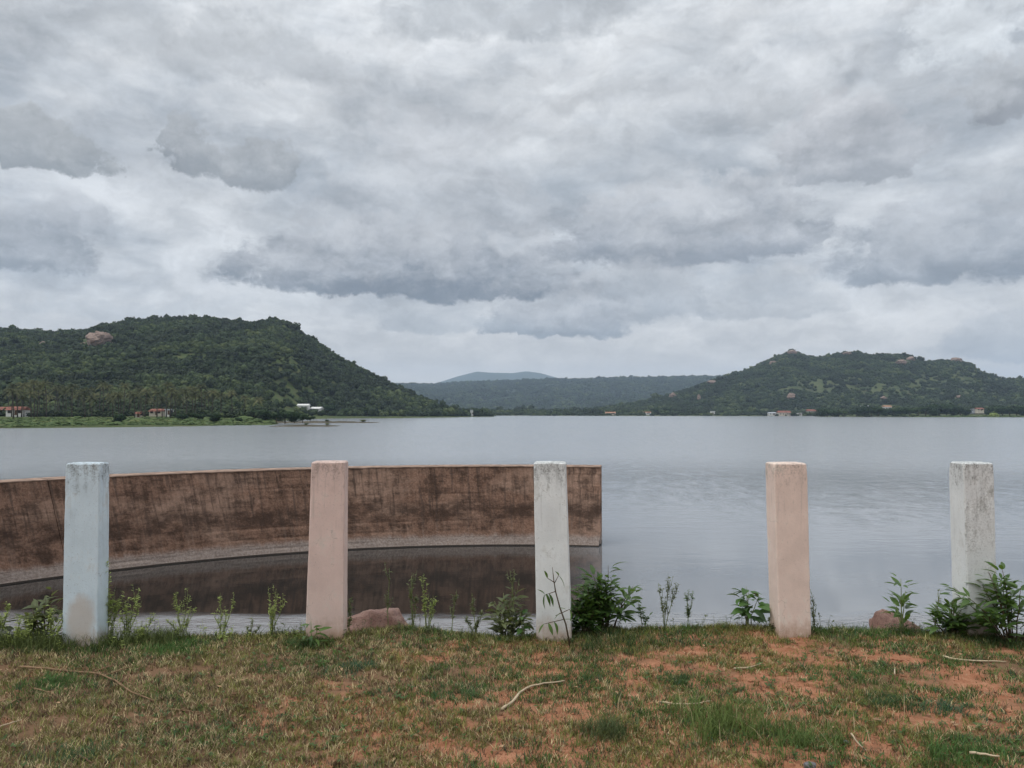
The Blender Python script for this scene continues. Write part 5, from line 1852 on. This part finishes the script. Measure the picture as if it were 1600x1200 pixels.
def build_blades(name, root, L, W, C, lean, rng, label):
    n = len(root)
    z = ground_z(root[:, 0], root[:, 1]) - 0.003
    a = rng.uniform(0, 2 * math.pi, n)
    la = np.abs(rng.normal(0, 1, n)) * lean
    hx, hy = np.cos(a), np.sin(a)
    nrm = np.sqrt(1 + la ** 2)
    ux, uz = la / nrm, 1 / nrm
    base = np.stack([root[:, 0], root[:, 1], z], -1)
    mid = base + np.stack([hx * ux, hy * ux, uz], -1) * (L * 0.55)[:, None]
    l2 = la + 0.9
    n2 = np.sqrt(1 + l2 ** 2)
    tip = mid + np.stack([hx * l2 / n2, hy * l2 / n2, (1 / n2) * np.where(lean > 2, 0.1, 1)], -1) * (L * 0.5)[:, None]
    yaw = a + math.pi / 2 + rng.normal(0, 0.5, n)
    sd = np.stack([np.cos(yaw), np.sin(yaw), np.zeros(n)], -1) * (W * 0.5)[:, None]
    if name == 'dry_straw':
        mid[:, 2] = np.maximum(mid[:, 2], ground_z(mid[:, 0], mid[:, 1]) + 0.004); tip[:, 2] = np.maximum(tip[:, 2], ground_z(tip[:, 0], tip[:, 1]) + 0.006)
    V = np.stack([base - sd, base + sd, mid - sd * 0.8, mid + sd * 0.8, tip], 1).reshape(-1, 3)
    o = np.arange(n)[:, None] * 5
    Fc = np.concatenate([o + np.array([[0, 1, 3]]), o + np.array([[0, 3, 2]]), o + np.array([[2, 3, 4]])], 0)
    me = np_mesh(name, V, Fc, M['blades'])
    at_ = me.color_attributes.new('tint', 'FLOAT_COLOR', 'POINT')
    cc = np.ones((n * 5, 4), np.float32)
    cc[:, :3] = np.repeat(C, 5, 0)
    at_.data.foreach_set('color', cc.ravel())
    tag(link(bpy.data.objects.new(name, me)), label, 'grass', None, 'stuff')


grass()


def clods():
    rng = np.random.default_rng(4)
    bm = bmesh.new()
    bmesh.ops.create_icosphere(bm, subdivisions=1, radius=1.0)
    bv = np.array([tuple(v.co) for v in bm.verts]); bf = np.array([[v.index for v in f.verts] for f in bm.faces])
    bm.free()
    n = 4200
    x = rng.uniform(-4.4, 4.4, n); y = rng.uniform(2.9, 5.1, n)
    k = (np.abs(x) < 0.74 * y + 0.2) & (y < edge_y(x))
    x, y = x[k], y[k]
    n = len(x)
    s = rng.lognormal(-5.4, 0.45, n)
    V = bv[None] * (1 + rng.normal(0, 0.18, (n, len(bv), 1))) * (s[:, None, None] * np.array([1.2, 1.0, 0.7])) + np.stack([x, y, ground_z(x, y) + s * 0.2], -1)[:, None]
    Fc = (np.arange(n) * len(bv))[:, None, None] + bf[None]
    me = np_mesh('soil_crumbs', V.reshape(-1, 3), Fc.reshape(-1, 3), M['soil'])
    tag(link(bpy.data.objects.new('soil_crumbs', me)), 'crumbs of red soil scattered on the bare patches', 'soil', None, 'stuff')


clods()


def stick(pts, r, mat, label, name='stick', fork=None):
    P = []
    for i, (px, py, lift) in enumerate(pts):
        p = on_plane(px, py, 3.0 + lift)
        p.z = gz(p.x, p.y) + lift
        P.append(p)
    # smooth the run a little
    Q = []
    for i in range(len(P) - 1):
        for t in (0, 0.34, 0.67):
            Q.append(P[i].lerp(P[i + 1], t) + Vector((0, 0, 0.002 * math.sin(i * 2.1 + t * 5))))
    Q.append(P[-1])
    n = len(Q)
    o0 = Q[0].copy()
    mb = MB()
    mb.tube([q - o0 for q in Q], [r * (1.0 - 0.55 * i / (n - 1)) for i in range(n)], 7)
    if fork:
        for i, dx, dy, dz in fork:
            q = Q[min(i, n - 1)] - o0
            mb.tube([q, q + Vector((dx * 0.5, dy * 0.5, dz * 0.7)), q + Vector((dx, dy, dz))], [r * 0.5, r * 0.4, r * 0.2], 5)
    o = mb.build(name, mat, None, True)
    o.location = o0
    return tag(o, label, 'stick')


stick([(784, 1110, 0.01), (800, 1096, 0.012), (812, 1080, 0.014), (828, 1071, 0.016), (850, 1066, 0.02), (882, 1060, 0.024)], 0.0085, M['stick'], 'pale curved bleached stick lying on the red earth near the middle')
stick([(30, 1044, 0.012), (70, 1047, 0.014), (115, 1051, 0.016), (155, 1055, 0.016), (180, 1066, 0.016), (205, 1080, 0.014), (240, 1094, 0.012)], 0.0075, M['twig'], 'long brown bent twig lying left of the pale blue post foot', 'twig',
      [(8, 0.10, 0.10, 0.015), (10, 0.12, 0.12, 0.02)])
stick([(1473, 1028, 0.012), (1490, 1033, 0.012), (1520, 1035, 0.012), (1572, 1038, 0.01)], 0.008, M['stick'], 'straight pale stick lying below the bush at right')
stick([(1147, 1044, 0.01), (1170, 1042, 0.012), (1189, 1037, 0.016)], 0.0065, M['stick'], 'short pale stick below and left of the salmon post')
stick([(1030, 1094, 0.012), (1060, 1098, 0.012), (1090, 1097, 0.012), (1112, 1092, 0.012)], 0.0055, M['stick'], 'thin curved straw coloured stick among the dry stalks')
stick([(5, 1103, 0.01), (22, 1094, 0.012), (40, 1087, 0.012)], 0.005, M['twig'], 'short dark twig near the left border of the grass', 'twig')
stick([(52, 1076, 0.012), (80, 1085, 0.012), (102, 1098, 0.012)], 0.004, M['twig'], 'thin arched twig under the green tuft at left', 'twig')
stick([(265, 1108, 0.01), (290, 1109, 0.012), (318, 1111, 0.012)], 0.0045, M['twig'], 'small twig lying level in the brown grass at left', 'twig', [(4, 0.04, -0.06, 0.01)])
stick([(0, 1137, 0.01), (20, 1131, 0.012), (34, 1124, 0.012)], 0.005, M['stick'], 'pale broken twig at the lower left border', 'twig')
stick([(123, 1180, 0.01), (134, 1186, 0.012), (144, 1193, 0.01)], 0.006, M['wood'], 'short black twig at the bottom left corner', 'twig')
stick([(1398, 1056, 0.045), (1398, 1040, 0.0)], 0.0045, M['stick'], 'pale peg sticking up from the grass at right', 'peg')
stick([(1330, 1146, 0.03), (1340, 1161, 0.02), (1354, 1172, 0.01)], 0.0045, M['stick'], 'pale forked twig near the bottom right', 'twig')
stick([(1515, 1174, 0.04), (1540, 1178, 0.045), (1562, 1184, 0.04)], 0.0065, M['stick'], 'pale twig in the green grass at the bottom right corner', 'twig')


def stone(px, py, wpx, label, seed):
    p = on_plane(px, py, 3.02)
    o = link(bpy.data.objects.new('stone', rock_mesh('stone', M['pebble'], seed, 3, 0.25, 1.0)))
    s = wpx * p.y / F / 2
    o.location = (p.x, p.y, gz(p.x, p.y) + s * 0.25)
    o.scale = (s, s * 0.8, s * 0.6)
    tag(o, label, 'stone')


stone(1266, 1192, 22, 'rounded grey stone at the bottom edge in the grass', 2)
stone(1322, 1153, 10, 'small dark stone lying in the grass at lower right', 5)
for o in COL.objects:
    if o.name.startswith('retaining_wall'):
        o['kind'] = 'thing'
